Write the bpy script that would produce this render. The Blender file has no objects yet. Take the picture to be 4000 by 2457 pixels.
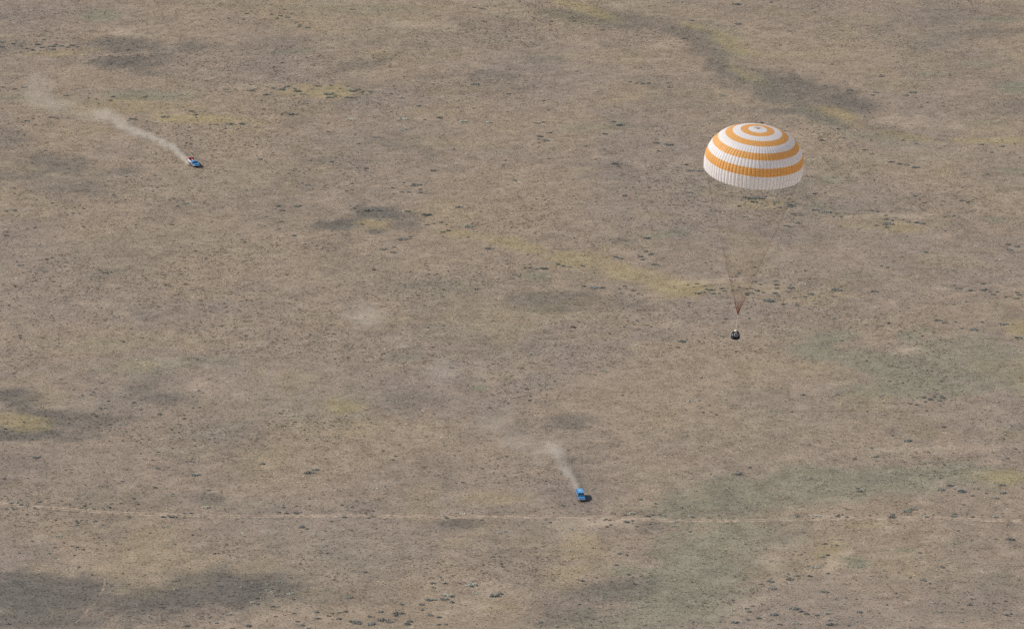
import bpy, bmesh, math, random
import numpy as np
from mathutils import Vector, Matrix

R = math.radians
scene = bpy.context.scene
COL = scene.collection

# ------------------------------------------------------------------ camera
FPX = 21300.0            # focal length in pixels of a 4000 px wide picture
PITCH = R(14.5)
CAM_H = 491.0
CAM_Y = -CAM_H / math.tan(PITCH)
cam_data = bpy.data.cameras.new("camera")
cam_data.sensor_width = 36.0
cam_data.lens = FPX / 4000.0 * 36.0
cam_data.clip_start = 1.0
cam_data.clip_end = 60000.0
cam = bpy.data.objects.new("camera", cam_data)
COL.objects.link(cam)
cam.location = (0.0, CAM_Y, CAM_H)
cam.rotation_euler = (math.pi / 2 - PITCH, 0, 0)
scene.camera = cam

# ------------------------------------------------------------------ sky, sun, exposure
SUN_EL, SUN_BETA = R(38.0), R(9.0)
TO_SUN = Vector((-math.cos(SUN_EL) * math.cos(SUN_BETA), math.cos(SUN_EL) * math.sin(SUN_BETA), math.sin(SUN_EL)))
world = bpy.data.worlds.new("World")
scene.world = world
world.use_nodes = True
wn = world.node_tree.nodes
wl = world.node_tree.links
wn.clear()
w_out = wn.new("ShaderNodeOutputWorld")
w_bg = wn.new("ShaderNodeBackground")
w_sky = wn.new("ShaderNodeTexSky")
w_sky.sky_type = 'NISHITA'
w_sky.sun_disc = False
w_sky.sun_elevation = SUN_EL
w_sky.sun_rotation = math.atan2(TO_SUN.x, TO_SUN.y)
w_sky.altitude = 500.0
w_sky.air_density = 1.0
w_sky.dust_density = 1.5
w_sky.ozone_density = 1.0
w_bg.inputs["Strength"].default_value = 0.105
wl.new(w_sky.outputs[0], w_bg.inputs["Color"])
wl.new(w_bg.outputs[0], w_out.inputs["Surface"])

sun_data = bpy.data.lights.new("sun", 'SUN')
sun_data.energy = 4.3
sun_data.angle = R(0.5)
sun_data.color = (1.0, 0.95, 0.88)
sun = bpy.data.objects.new("sun", sun_data)
COL.objects.link(sun)
sun.rotation_euler = (-TO_SUN).to_track_quat('-Z', 'Y').to_euler()
sun.location = (-400, 200, 600)

scene.view_settings.view_transform = 'Standard'
scene.view_settings.look = 'None'
scene.view_settings.exposure = 0.30
scene.view_settings.gamma = 1.0
scene.view_settings.use_curve_mapping = False
scene.render.engine = 'CYCLES'
scene.cycles.max_bounces = 8
scene.cycles.diffuse_bounces = 5
scene.cycles.volume_bounces = 2
scene.cycles.transparent_max_bounces = 80
scene.cycles.volume_max_steps = 128
scene.cycles.use_denoising = False

# ------------------------------------------------------------------ picture <-> place
_f = Vector((0, math.cos(PITCH), -math.sin(PITCH)))
_u = Vector((0, math.sin(PITCH), math.cos(PITCH)))
_c = Vector(cam.location)


def ray(px, py):
    return _f + Vector((1, 0, 0)) * ((px - 2000.0) / FPX) + _u * ((1228.5 - py) / FPX)


def at(px, py, z=0.0):
    """point of the place at height z that the photograph shows at this pixel"""
    d = ray(px, py)
    return _c + d * ((z - _c.z) / d.z)


def at_dist(px, py, dist):
    """point at this distance along the viewing axis"""
    return _c + ray(px, py) * dist


def ground_to_px(x, y):
    """numpy: ground points -> photograph pixels, used to lay the vegetation map out"""
    ry = y - _c.y
    rz = -_c.z
    zf = ry * math.cos(PITCH) - rz * math.sin(PITCH)
    zu = ry * math.sin(PITCH) + rz * math.cos(PITCH)
    zf = np.maximum(zf, 50.0)
    return 2000 + x / zf * FPX, 1228.5 - zu / zf * FPX


# ------------------------------------------------------------------ helpers
def link(name, me, mats=(), parent=None):
    o = bpy.data.objects.new(name, me)
    COL.objects.link(o)
    for m in (mats if isinstance(mats, (list, tuple)) else [mats]):
        me.materials.append(m)
    if parent is not None:
        o.parent = parent
    return o


def bm_obj(name, bm, mats, parent=None, smooth=False):
    bmesh.ops.recalc_face_normals(bm, faces=bm.faces[:])
    me = bpy.data.meshes.new(name)
    bm.to_mesh(me)
    bm.free()
    if smooth:
        me.polygons.foreach_set("use_smooth", [True] * len(me.polygons))
    return link(name, me, mats, parent)


def thing(name, label, cat, loc=(0, 0, 0), rotz=0.0, group=None):
    o = bpy.data.objects.new(name, None)
    COL.objects.link(o)
    o.empty_display_size = 0.5
    o.location = loc
    o.rotation_euler = (0, 0, rotz)
    tag(o, label, cat, group)
    return o


def tag(o, label, cat, group=None):
    o["label"] = label
    o["category"] = cat
    if group:
        o["group"] = group


def add_box(bm, x0, x1, y0, y1, z0, z1, taper=0.0):
    t = taper
    vs = [bm.verts.new(p) for p in ((x0, y0, z0), (x1, y0, z0), (x1, y1, z0), (x0, y1, z0),
                                    (x0 + t, y0 + t, z1), (x1 - t, y0 + t, z1), (x1 - t, y1 - t, z1), (x0 + t, y1 - t, z1))]
    for f in ((0, 3, 2, 1), (4, 5, 6, 7), (0, 1, 5, 4), (1, 2, 6, 5), (2, 3, 7, 6), (3, 0, 4, 7)):
        bm.faces.new([vs[i] for i in f])


def add_tube(bm, pts, r, seg=6, r2=None, cap=True):
    pts = [Vector(p) for p in pts]
    rings = []
    n = len(pts)
    for i, p in enumerate(pts):
        d = (pts[min(i + 1, n - 1)] - pts[max(i - 1, 0)]).normalized()
        a = Vector((0, 0, 1)) if abs(d.z) < 0.9 else Vector((1, 0, 0))
        u = d.cross(a).normalized()
        v = d.cross(u)
        rr = r if r2 is None else r + (r2 - r) * i / max(1, n - 1)
        rings.append([bm.verts.new(p + (u * math.cos(2 * math.pi * k / seg) + v * math.sin(2 * math.pi * k / seg)) * rr) for k in range(seg)])
    for a, b in zip(rings, rings[1:]):
        for k in range(seg):
            bm.faces.new((a[k], a[(k + 1) % seg], b[(k + 1) % seg], b[k]))
    if cap:
        bm.faces.new(rings[0][::-1])
        bm.faces.new(rings[-1])


def add_lathe(bm, prof, seg=24, mat=None):
    rings = []
    for r, z in prof:
        if r < 1e-5:
            rings.append([bm.verts.new((0, 0, z))])
        else:
            rings.append([bm.verts.new((r * math.cos(2 * math.pi * k / seg), r * math.sin(2 * math.pi * k / seg), z)) for k in range(seg)])
    new = []
    for a, b in zip(rings, rings[1:]):
        for k in range(seg):
            k2 = (k + 1) % seg
            if len(a) == 1 and len(b) == 1:
                continue
            if len(a) == 1:
                new.append(bm.faces.new((a[0], b[k2], b[k])))
            elif len(b) == 1:
                new.append(bm.faces.new((a[k], a[k2], b[0])))
            else:
                new.append(bm.faces.new((a[k], a[k2], b[k2], b[k])))
    if mat is not None:
        vs = {v for f in new for v in f.verts}
        bmesh.ops.transform(bm, matrix=mat, verts=list(vs))


def add_torus(bm, R0, r0, mat=None, seg=24, sub=8):
    rings = []
    for k in range(seg):
        a = 2 * math.pi * k / seg
        rings.append([bm.verts.new(((R0 + r0 * math.cos(2 * math.pi * j / sub)) * math.cos(a),
                                    (R0 + r0 * math.cos(2 * math.pi * j / sub)) * math.sin(a),
                                    r0 * math.sin(2 * math.pi * j / sub))) for j in range(sub)])
    for k in range(seg):
        a, b = rings[k], rings[(k + 1) % seg]
        for j in range(sub):
            bm.faces.new((a[j], b[j], b[(j + 1) % sub], a[(j + 1) % sub]))
    if mat is not None:
        bmesh.ops.transform(bm, matrix=mat, verts=[v for r in rings for v in r])


def add_prism(bm, prof, y0, y1, taper=None):
    """side outline (x, z) pushed across from y0 to y1; taper(z) -> inward amount"""
    t = taper or (lambda z: 0.0)
    a = [bm.verts.new((x, y0 + t(z), z)) for x, z in prof]
    b = [bm.verts.new((x, y1 - t(z), z)) for x, z in prof]
    n = len(prof)
    bm.faces.new(a)
    bm.faces.new(b[::-1])
    for i in range(n):
        j = (i + 1) % n
        bm.faces.new((a[j], a[i], b[i], b[j]))


def bevel(bm, w, seg=1):
    bmesh.ops.bevel(bm, geom=bm.edges[:], offset=w, segments=seg, affect='EDGES', profile=0.5)


# ------------------------------------------------------------------ materials
def nodes_of(name):
    m = bpy.data.materials.new(name)
    m.use_nodes = True
    nt = m.node_tree
    return m, nt.nodes, nt.links, nt.nodes["Principled BSDF"]


def paint(name, col, rough=0.45, metal=0.0, dirt=0.25, dirt_col=(0.33, 0.26, 0.19), scale=1.6, spec=0.5):
    """painted or plain surface with uneven dust on it"""
    m, N, L, b = nodes_of(name)
    b.inputs["Roughness"].default_value = rough
    b.inputs["Metallic"].default_value = metal
    b.inputs["Specular IOR Level"].default_value = spec
    tc = N.new("ShaderNodeTexCoord")
    nz = N.new("ShaderNodeTexNoise")
    nz.inputs["Scale"].default_value = scale
    nz.inputs["Detail"].default_value = 5
    L.new(tc.outputs["Object"], nz.inputs["Vector"])
    rmp = N.new("ShaderNodeMapRange")
    rmp.inputs["From Min"].default_value = 0.4
    rmp.inputs["From Max"].default_value = 0.75
    rmp.inputs["To Max"].default_value = dirt
    L.new(nz.outputs[0], rmp.inputs["Value"])
    mx = N.new("ShaderNodeMix")
    mx.data_type = 'RGBA'
    mx.inputs["A"].default_value = (*col, 1)
    mx.inputs["B"].default_value = (*dirt_col, 1)
    L.new(rmp.outputs[0], mx.inputs["Factor"])
    L.new(mx.outputs["Result"], b.inputs["Base Color"])
    return m


M_BLUE = paint("blue_paint", (0.030, 0.18, 0.39), 0.35, dirt=0.18)
M_ROOF = paint("light_blue_paint", (0.06, 0.265, 0.49), 0.4, dirt=0.16)
M_WHITE = paint("white_paint", (0.72, 0.72, 0.70), 0.4)
M_TYRE = paint("tyre_rubber", (0.025, 0.025, 0.027), 0.85, dirt=0.5)
M_RIM = paint("steel_rim", (0.45, 0.44, 0.42), 0.5, 0.3, dirt=0.5)
M_DARK = paint("dark_interior", (0.035, 0.045, 0.06), 0.7)
M_RED = paint("red_sheet", (0.36, 0.035, 0.03), 0.6)
M_ORANGE_GEAR = paint("orange_boom", (0.75, 0.20, 0.07), 0.5)
M_NAVY = paint("navy_gear", (0.02, 0.05, 0.11), 0.5)
M_LAMP = paint("lamp_glass", (0.75, 0.75, 0.72), 0.15, dirt=0.1)
M_CHAR = paint("charred_hull", (0.015, 0.016, 0.021), 0.75, dirt=0.35, dirt_col=(0.055, 0.06, 0.07), scale=2.5, spec=0.2)
M_SHIELD = paint("scorched_rim", (0.02, 0.026, 0.036), 0.75, dirt=0.3, dirt_col=(0.06, 0.065, 0.075), spec=0.2)
M_RING = paint("pale_ring_metal", (0.48, 0.48, 0.52), 0.4, 0.2, dirt=0.2)
M_INNER = paint("rust_lining", (0.20, 0.10, 0.075), 0.8, dirt=0.4)
M_CREAM = paint("cream_hatch", (0.88, 0.76, 0.45), 0.6, dirt=0.1)
M_CORD = paint("cream_cord", (0.62, 0.54, 0.42), 0.9, dirt=0.1)
M_LINE = paint("rust_line", (0.15, 0.07, 0.04), 0.9, dirt=0.2, dirt_col=(0.12, 0.07, 0.05))


def glass_mat():
    m, N, L, b = nodes_of("tinted_glass")
    out = N["Material Output"]
    b.inputs["Base Color"].default_value = (0.02, 0.06, 0.09, 1)
    b.inputs["Roughness"].default_value = 0.06
    tr = N.new("ShaderNodeBsdfTransparent")
    tr.inputs["Color"].default_value = (0.55, 0.75, 0.85, 1)
    mx = N.new("ShaderNodeMixShader")
    mx.inputs[0].default_value = 0.45
    L.new(tr.outputs[0], mx.inputs[1])
    L.new(b.outputs[0], mx.inputs[2])
    L.new(mx.outputs[0], out.inputs["Surface"])
    return m


M_GLASS = glass_mat()


def fabric(name, col, tape):
    """woven canopy cloth: half of the light goes through; pale tapes sewn round it, fine weave relief"""
    m, N, L, b = nodes_of(name)
    out = N["Material Output"]
    at_ = N.new("ShaderNodeAttribute")
    at_.attribute_name = "run"
    mul = N.new("ShaderNodeMath"); mul.operation = 'MULTIPLY'; mul.inputs[1].default_value = 26.0
    fr = N.new("ShaderNodeMath"); fr.operation = 'FRACT'
    lt = N.new("ShaderNodeMath"); lt.operation = 'LESS_THAN'; lt.inputs[1].default_value = 0.16
    L.new(at_.outputs["Fac"], mul.inputs[0]); L.new(mul.outputs[0], fr.inputs[0]); L.new(fr.outputs[0], lt.inputs[0])
    sc = N.new("ShaderNodeMath"); sc.operation = 'MULTIPLY'; sc.inputs[1].default_value = tape
    L.new(lt.outputs[0], sc.inputs[0])
    tc = N.new("ShaderNodeTexCoord")
    nz = N.new("ShaderNodeTexNoise"); nz.inputs["Scale"].default_value = 0.8; nz.inputs["Detail"].default_value = 6
    L.new(tc.outputs["Object"], nz.inputs["Vector"])
    var = N.new("ShaderNodeMapRange"); var.inputs["To Min"].default_value = 0.90; var.inputs["To Max"].default_value = 1.05
    L.new(nz.outputs[0], var.inputs["Value"])
    base = N.new("ShaderNodeMix"); base.data_type = 'RGBA'
    base.inputs["A"].default_value = (*col, 1); base.inputs["B"].default_value = (0.82, 0.80, 0.78, 1)
    L.new(sc.outputs[0], base.inputs["Factor"])
    v = N.new("ShaderNodeVectorMath"); v.operation = 'SCALE'
    L.new(base.outputs["Result"], v.inputs[0]); L.new(var.outputs[0], v.inputs["Scale"])
    bump = N.new("ShaderNodeBump"); bump.inputs["Strength"].default_value = 0.12; bump.inputs["Distance"].default_value = 0.02
    L.new(fr.outputs[0], bump.inputs["Height"])
    b.inputs["Roughness"].default_value = 0.55
    b.inputs["Specular IOR Level"].default_value = 0.35
    # doubled cloth along the seams
    se = N.new("ShaderNodeAttribute"); se.attribute_name = "seam"
    sr = N.new("ShaderNodeMapRange"); sr.inputs["To Min"].default_value = 1.0; sr.inputs["To Max"].default_value = 0.76
    L.new(se.outputs["Fac"], sr.inputs["Value"])
    v2 = N.new("ShaderNodeVectorMath"); v2.operation = 'SCALE'
    L.new(v.outputs[0], v2.inputs[0]); L.new(sr.outputs[0], v2.inputs["Scale"])
    v = v2
    L.new(v.outputs[0], b.inputs["Base Color"])
    L.new(bump.outputs[0], b.inputs["Normal"])
    tl = N.new("ShaderNodeBsdfTranslucent")
    L.new(v.outputs[0], tl.inputs["Color"])
    mx = N.new("ShaderNodeMixShader"); mx.inputs[0].default_value = 0.58
    L.new(b.outputs[0], mx.inputs[1]); L.new(tl.outputs[0], mx.inputs[2]); L.new(mx.outputs[0], out.inputs["Surface"])
    return m


M_FWHITE = fabric("white_canopy_cloth", (0.95, 0.95, 0.96), 0.0)
M_FORANGE = fabric("orange_canopy_cloth", (0.93, 0.46, 0.085), 0.7)


def leaf_mat(name, attr_type):
    m, N, L, b = nodes_of(name)
    a = N.new("ShaderNodeAttribute")
    a.attribute_type = attr_type
    a.attribute_name = "tint"
    L.new(a.outputs["Color"], b.inputs["Base Color"])
    b.inputs["Roughness"].default_value = 0.9
    b.inputs["Specular IOR Level"].default_value = 0.1
    return m


M_TUFT = leaf_mat("dry_tuft", 'INSTANCER')


def shrub_mat(name, c0, c1):
    m, N, L, b = nodes_of(name)
    oi = N.new("ShaderNodeObjectInfo")
    ge = N.new("ShaderNodeNewGeometry")
    mx = N.new("ShaderNodeMix"); mx.data_type = 'RGBA'
    mx.inputs["A"].default_value = (*c0, 1); mx.inputs["B"].default_value = (*c1, 1)
    ad = N.new("ShaderNodeMath"); ad.operation = 'MULTIPLY_ADD'; ad.inputs[1].default_value = 0.5
    hf = N.new("ShaderNodeMath"); hf.operation = 'MULTIPLY'; hf.inputs[1].default_value = 0.5
    L.new(ge.outputs["Random Per Island"], hf.inputs[0])
    L.new(oi.outputs["Random"], ad.inputs[0]); L.new(hf.outputs[0], ad.inputs[2])
    L.new(ad.outputs[0], mx.inputs["Factor"])
    L.new(mx.outputs["Result"], b.inputs["Base Color"])
    b.inputs["Roughness"].default_value = 0.9
    b.inputs["Specular IOR Level"].default_value = 0.1
    return m


M_SHRUB = shrub_mat("grey_green_leaves", (0.17, 0.175, 0.155), (0.28, 0.28, 0.24))
M_SHRUB_PALE = shrub_mat("pale_leaves", (0.36, 0.36, 0.29), (0.50, 0.48, 0.39))

# ------------------------------------------------------------------ noise in numpy
def _hash(i, j, s):
    h = (i * 374761393 + j * 668265263 + s * 2147483647) & 0xffffffff
    h = ((h ^ (h >> 13)) * 1274126177) & 0xffffffff
    return ((h ^ (h >> 16)) & 0xffff) / 65535.0


def vnoise(x, y, s):
    i = np.floor(x).astype(np.int64); j = np.floor(y).astype(np.int64)
    fx = x - i; fy = y - j
    fx = fx * fx * (3 - 2 * fx); fy = fy * fy * (3 - 2 * fy)
    a = _hash(i, j, s); b = _hash(i + 1, j, s); c = _hash(i, j + 1, s); d = _hash(i + 1, j + 1, s)
    return (a * (1 - fx) + b * fx) * (1 - fy) + (c * (1 - fx) + d * fx) * fy


def fbm(x, y, s, oct=4):
    v = 0.0; w = 0.5; t = 0.0
    for k in range(oct):
        v = v + w * vnoise(x, y, s + 17 * k); t += w
        x = x * 2.03 + 11.3; y = y * 2.03 + 5.7; w *= 0.55
    return v / t


# ------------------------------------------------------------------ vegetation map of the steppe: (x, y, half width, half height, slant, strength) in photograph pixels
YELLOW = [(780, 465, 250, 20, .02, 1.), (870, 470, 130, 13, .02, .6), (430, 425, 300, 36, .03, .45), (1285, 357, 140, 27, 0, .95), (183, 211, 110, 15, 0, .6), (330, 200, 90, 12, 0, .35),
          (1470, 875, 65, 20, 0, .95), (1830, 915, 120, 18, .1, .8), (2030, 958, 140, 24, .2, .75), (2270, 1015, 170, 34, .2, .7), (2470, 1080, 150, 34, .15, .75),
          (2660, 1128, 170, 30, .05, 1.), (2430, 1065, 120, 30, .2, .9), (2950, 795, 150, 32, .05, .6), (2890, 1125, 200, 24, 0, .5), (3100, 1165, 160, 24, 0, .35), (2900, 1140, 170, 20, 0, .3), (3420, 865, 180, 28, .1, .4), (2280, 32, 110, 22, .3, .8), (2330, 60, 60, 12, .1, .5),
          (2710, 105, 75, 16, .2, .6), (2850, 170, 85, 28, .5, .7), (2900, 285, 80, 22, .4, .55), (3285, 450, 95, 20, .25, .9), (3340, 490, 80, 14, .3, .45),
          (3550, 535, 150, 15, .15, .6), (3830, 550, 160, 15, 0, .85), (3980, 1290, 70, 34, .1, .75), (3990, 1460, 50, 60, 0, .4), (3950, 1865, 150, 32, 0, .85),
          (50, 1640, 120, 30, .1, .9), (1370, 1590, 90, 26, .1, .75), (2270, 2145, 150, 55, 0, .55), (2250, 2225, 130, 30, 0, .5), (1740, 550, 130, 22, .05, .35),
          (3520, 890, 100, 22, .15, .65), (3325, 877, 40, 9, 0, .6), (520, 1430, 90, 14, 0, .3), (1950, 1945, 130, 25, -.05, .5), (3230, 2150, 60, 30, -.3, .55),
          (2470, 1985, 60, 8, 0, .2), (1900, 560, 100, 14, 0, .3), (1650, 30, 150, 14, 0, .25), (3380, 2050, 90, 16, 0, .4), (2000, 2110, 150, 40, 0, .2), (2180, 2270, 90, 30, 0, .35)]
GREEN = [(570, 372, 170, 18, .02, .75), (400, 62, 70, 19, 0, .8), (60, 380, 90, 24, 0, .5), (3960, 345, 80, 22, .05, .95), (3860, 77, 110, 13, .02, .75), (3830, 245, 65, 18, 0, .5), (3635, 290, 70, 13, 0, .8),
         (2780, 130, 110, 40, .3, .5), (2840, 200, 95, 45, .5, .55), (2930, 300, 95, 42, .5, .5), (3060, 395, 120, 30, .3, .45), (3220, 470, 150, 30, .3, .5), (3450, 540, 200, 26, .2, .4),
         (3180, 1370, 110, 30, .1, .8), (3270, 1318, 85, 22, -.1, .85), (3400, 1400, 150, 40, .1, .7), (3530, 1455, 170, 50, .2, .8), (3540, 1520, 200, 36, 0, .8), (3700, 1520, 220, 34, 0, .75),
         (3760, 1450, 280, 85, .1, .65), (3860, 1365, 180, 60, .1, .6), (3530, 1310, 50, 18, 0, .7), (3610, 1285, 30, 9, 0, .6), (3300, 1600, 300, 60, 0, .2), (3080, 1300, 90, 25, 0, .35),
         (3245, 700, 55, 16, 0, .8), (3205, 803, 70, 16, .1, .8), (3140, 712, 40, 14, 0, .5), (3875, 858, 50, 11, .1, .7), (3960, 665, 50, 14, 0, .8),
         (3200, 1885, 420, 75, -.06, .85), (2900, 1940, 280, 95, -.15, .85), (3560, 1855, 380, 46, 0, .8), (3860, 1860, 220, 44, 0, .7), (2780, 2120, 260, 140, -.35, .8), (2680, 2270, 260, 140, -.4, .8), (2580, 2390, 340, 85, -.2, .7), (2450, 2440, 300, 40, 0, .5),
         (2560, 2420, 160, 18, -.1, .5), (2720, 2365, 80, 13, 0, .8), (2740, 2420, 80, 22, 0, .7), (2440, 2225, 60, 22, -.1, .75), (2530, 2252, 40, 14, 0, .7), (2570, 2160, 80, 16, 0, .7), (2640, 2115, 60, 10, .1, .6),
         (2440, 2300, 60, 18, -.2, .6), (3350, 2195, 50, 22, .1, .95), (3530, 2150, 50, 13, 0, .7), (3750, 2120, 80, 24, 0, .45), (3080, 2100, 60, 40, 0, .35),
         (1873, 1512, 38, 11, 0, 1.2), (1830, 1480, 60, 9, 0, .4), (1570, 1397, 90, 17, 0, .6), (600, 1435, 230, 38, 0, .45), (760, 1410, 140, 30, 0, .4), (400, 1350, 150, 22, 0, .35), (1410, 1622, 45, 11, .2, .7),
         (2093, 1081, 55, 18, 0, .75), (2610, 915, 75, 13, -.15, .75), (50, 2340, 150, 60, 0, .7), (1145, 203, 70, 11, 0, .65), (1350, 35, 240, 28, 0, .45), (2130, 225, 70, 15, 0, .5), (1700, 1120, 200, 45, 0, .3),
         (1250, 1590, 280, 70, 0, .3), (1900, 1300, 250, 40, 0, .3), (700, 1760, 150, 30, 0, .3), (470, 1960, 200, 60, 0, .15), (1300, 2180, 320, 90, 0, .22), (2080, 2060, 160, 30, 0, .2), (1440, 1400, 500, 50, 0, .12), (2900, 1700, 350, 70, 0, .12), (880, 700, 200, 40, 0, .12),
         (1950, 160, 80, 14, 0, .3), (2300, 500, 130, 24, 0, .25), (2420, 490, 45, 12, 0, .6), (3860, 480, 70, 14, 0, .4), (950, 1970, 150, 25, 0, .3)]
DARK = [(470, 175, 160, 28, .05, .7), (500, 245, 160, 24, 0, .85), (620, 230, 100, 18, 0, .5), (560, 285, 90, 12, 0, .5), (755, 180, 75, 28, 0, .6), (1335, 875, 95, 20, -.05, 1.), (1490, 835, 115, 30, .05, 1.), (1470, 905, 45, 12, 0, .8), (1580, 880, 90, 22, .05, .6),
        (60, 1552, 110, 42, .1, .95), (190, 1630, 170, 36, .2, .9), (70, 1690, 190, 26, .0, .95), (330, 1640, 200, 36, 0, .65), (300, 1695, 140, 24, 0, .6), (640, 1555, 120, 30, 0, .75), (540, 1520, 60, 16, 0, .6), (540, 1636, 80, 14, -.1, .5),
        (180, 2320, 330, 75, 0, 1.), (150, 2420, 300, 36, 0, .9), (560, 2350, 260, 72, 0, 1.), (850, 2310, 250, 85, 0, 1.), (1080, 2285, 140, 58, 0, .85), (60, 2250, 120, 18, 0, .9), (1230, 2330, 120, 30, 0, .5), (260, 2265, 90, 14, 0, .8),
        (2180, 1170, 240, 40, .05, .6), (2120, 1205, 120, 20, 0, .5), (2420, 80, 280, 30, .08, .7), (2650, 115, 150, 30, .2, .65), (2760, 200, 100, 50, .5, .5), (2900, 300, 110, 60, .5, .5), (2700, 150, 120, 40, .4, .6), (3020, 370, 140, 45, .35, .6), (3130, 360, 170, 50, .3, .8), (3310, 400, 110, 42, .3, .9), (3200, 450, 170, 34, .3, .6), (3430, 500, 150, 26, .25, .45), (3000, 310, 80, 30, .4, .5), (3060, 435, 120, 14, .05, .7), (2830, 270, 95, 36, .4, .8), (3390, 460, 40, 12, 0, .4),
        (2400, 2310, 170, 45, -.1, .6), (2200, 2410, 150, 36, 0, .6), (2530, 2062, 80, 24, 0, .5), (1790, 2045, 120, 20, 0, .8), (800, 1940, 90, 28, 0, .6), (180, 640, 190, 34, .05, .65), (90, 690, 110, 18, 0, .5), (260, 735, 200, 30, 0, .45), (470, 670, 90, 16, 0, .5), (2200, 1645, 100, 32, 0, .6),
        (1470, 2320, 130, 45, 0, .3), (3800, 60, 250, 40, 0, .35), (3950, 420, 100, 30, 0, .4), (3500, 100, 160, 30, 0, .25), (3850, 130, 180, 22, 0, .4), (2160, 920, 70, 10, 0, .3), (2420, 940, 60, 10, 0, .4), (1430, 250, 130, 22, -.2, .5), (1700, 300, 90, 14, -.1, .35), (1890, 285, 60, 12, -.1, .5), (1700, 355, 60, 16, 0, .4), (40, 545, 90, 40, 0, .3), (1150, 440, 80, 14, 0, .4), (2880, 340, 100, 20, .2, .4), (480, 2105, 90, 14, 0, .3), (40, 545, 60, 14, 0, .5), (3870, 700, 200, 60, 0, .12), (2380, 500, 60, 10, 0, .3)]
BARE = [(3550, 480, 230, 28, .05, .5), (3480, 843, 170, 12, 0, .9), (2415, 20, 55, 17, .1, .8), (2790, 1098, 110, 11, -.05, .8), (3555, 1372, 65, 13, .05, 1.), (3370, 1308, 40, 9, .3, .6), (2330, 2042, 170, 20, 0, .9), (2530, 1965, 60, 14, 0, .5), (3235, 2015, 70, 8, 0, .9),
        (3280, 2185, 50, 30, -.4, .9), (3080, 2120, 60, 26, -.1, .6), (3015, 2195, 50, 34, 0, .7), (1600, 95, 110, 11, 0, .65), (1360, 8, 100, 10, 0, .6), (1860, 5, 90, 8, 0, .6), (3520, 1758, 420, 14, -.03, .5), (3000, 1800, 200, 12, -.12, .35), (2760, 1860, 120, 16, -.35, .25), (3300, 2260, 300, 60, 0, .15), (2600, 170, 120, 20, 0, .4), (460, 125, 70, 15, .2, .6), (2150, 2090, 180, 30, 0, .4), (2620, 1265, 40, 20, 0, .5),
        (2900, 2370, 100, 40, -.5, .5), (560, 2260, 200, 12, 0, .4), (1900, 2330, 170, 50, -.3, .4), (700, 2220, 700, 16, 0, .25), (1700, 2250, 60, 12, 0, .3), (1050, 2420, 250, 30, 0, .35), (3620, 575, 150, 24, 0, .4), (3100, 520, 90, 20, 0, .4), (2480, 90, 30, 9, 0, .3), (1900, 250, 200, 30, 0, .2), (3260, 1960, 70, 14, 0, .5), (250, 1580, 200, 20, 0, .3), (850, 1520, 200, 40, 0, .3)]


def mask(px, py, L, wob):
    m = np.zeros_like(px)
    for cx, cy, rx, ry, sl, st in L:
        sel = (np.abs(px - cx) < 2.2 * rx) & (np.abs(py - cy) < 2.2 * ry + 2.2 * abs(sl) * rx)
        if not sel.any():
            continue
        dx = (px[sel] - cx); dy = (py[sel] - cy) - sl * dx
        d = np.sqrt((dx / rx) ** 2 + (dy / ry) ** 2) + wob[sel]
        v = np.clip((1.5 - d) / 1.05, 0, 1)
        v = v * v * (3 - 2 * v) * st
        m[sel] = np.maximum(m[sel], v)
    return m


C_BASE = np.array((.247, .194, .144)); C_WARM = np.array((.275, .212, .146)); C_MAUVE = np.array((.230, .186, .149))
C_YEL = np.array((.310, .245, .115)); C_GRN = np.array((.199, .189, .133)); C_DRK = np.array((.114, .104, .089)); C_BAR = np.array((.34, .268, .195))


def steppe(x, y, own=None):
    """soil and plant colour of the steppe at ground points, and how much of each plant grows there"""
    px, py = ground_to_px(x, y)
    wob = (fbm(x / 16, y / 22, 3, 4) - 0.5) * 1.5 + (fbm(x / 3.5, y / 5, 7, 2) - 0.5) * 0.9
    yel = mask(px, py, YELLOW, wob); grn = mask(px, py, GREEN, wob * .9); drk = mask(px, py, DARK, wob * .8); bar = mask(px, py, BARE, wob)
    n1 = fbm(x / 60, y / 90, 21, 4); n2 = fbm(x / 22, y / 40, 43, 4); n3 = fbm(x / 9, y / 14, 57, 3)
    drk = np.maximum(drk, np.clip((n2 - .60) * 2.4, 0, .24))
    grn = np.maximum(grn, np.clip((fbm(x / 35, y / 55, 91, 4) - .60) * 2.2, 0, .18))
    yel = np.maximum(yel * .8, np.clip((fbm(x / 28, y / 38, 111, 4) - .63) * 2.4, 0, .18))
    w = np.clip((n1 - .5) * 3 + .5, 0, 1)[:, None]
    c = C_MAUVE * (1 - w) + C_WARM * w
    c = c * .55 + C_BASE * .45
    bar = np.maximum(bar, np.clip((n3 - .64) * 2.0, 0, .22))
    for q, (m_, k_) in enumerate(((bar, C_BAR), (grn, C_GRN), (drk, C_DRK), (yel, C_YEL))):
        m_ = np.clip(m_, 0, 1)[:, None]
        if own is None:
            m_ = m_ * (.95, .85, .80, .65)[q]          # soil shows the plants growing on it only in part
        else:
            m_ = .45 * m_ + .55 * (own[q][:, None] < m_ * (.9, .9, .78, .9)[q])   # each plant is of one kind or the other
        c = c * (1 - m_) + k_ * m_
    c = c * (0.80 + 0.40 * fbm(x / 4.2, y / 5.2, 77, 3))[:, None]
    return c, yel, grn, drk, bar

# ------------------------------------------------------------------ ground: one sheet out to the horizon
def axis(lo, hi, step, far):
    a = list(np.arange(lo, hi + step * .5, step))
    s = step
    v = a[-1]
    while v < far:
        s *= 1.5; v += s; a.append(v)
    s = step; v = a[0]
    while v > -far:
        s *= 1.5; v -= s; a.insert(0, v)
    return np.array(a)


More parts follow.
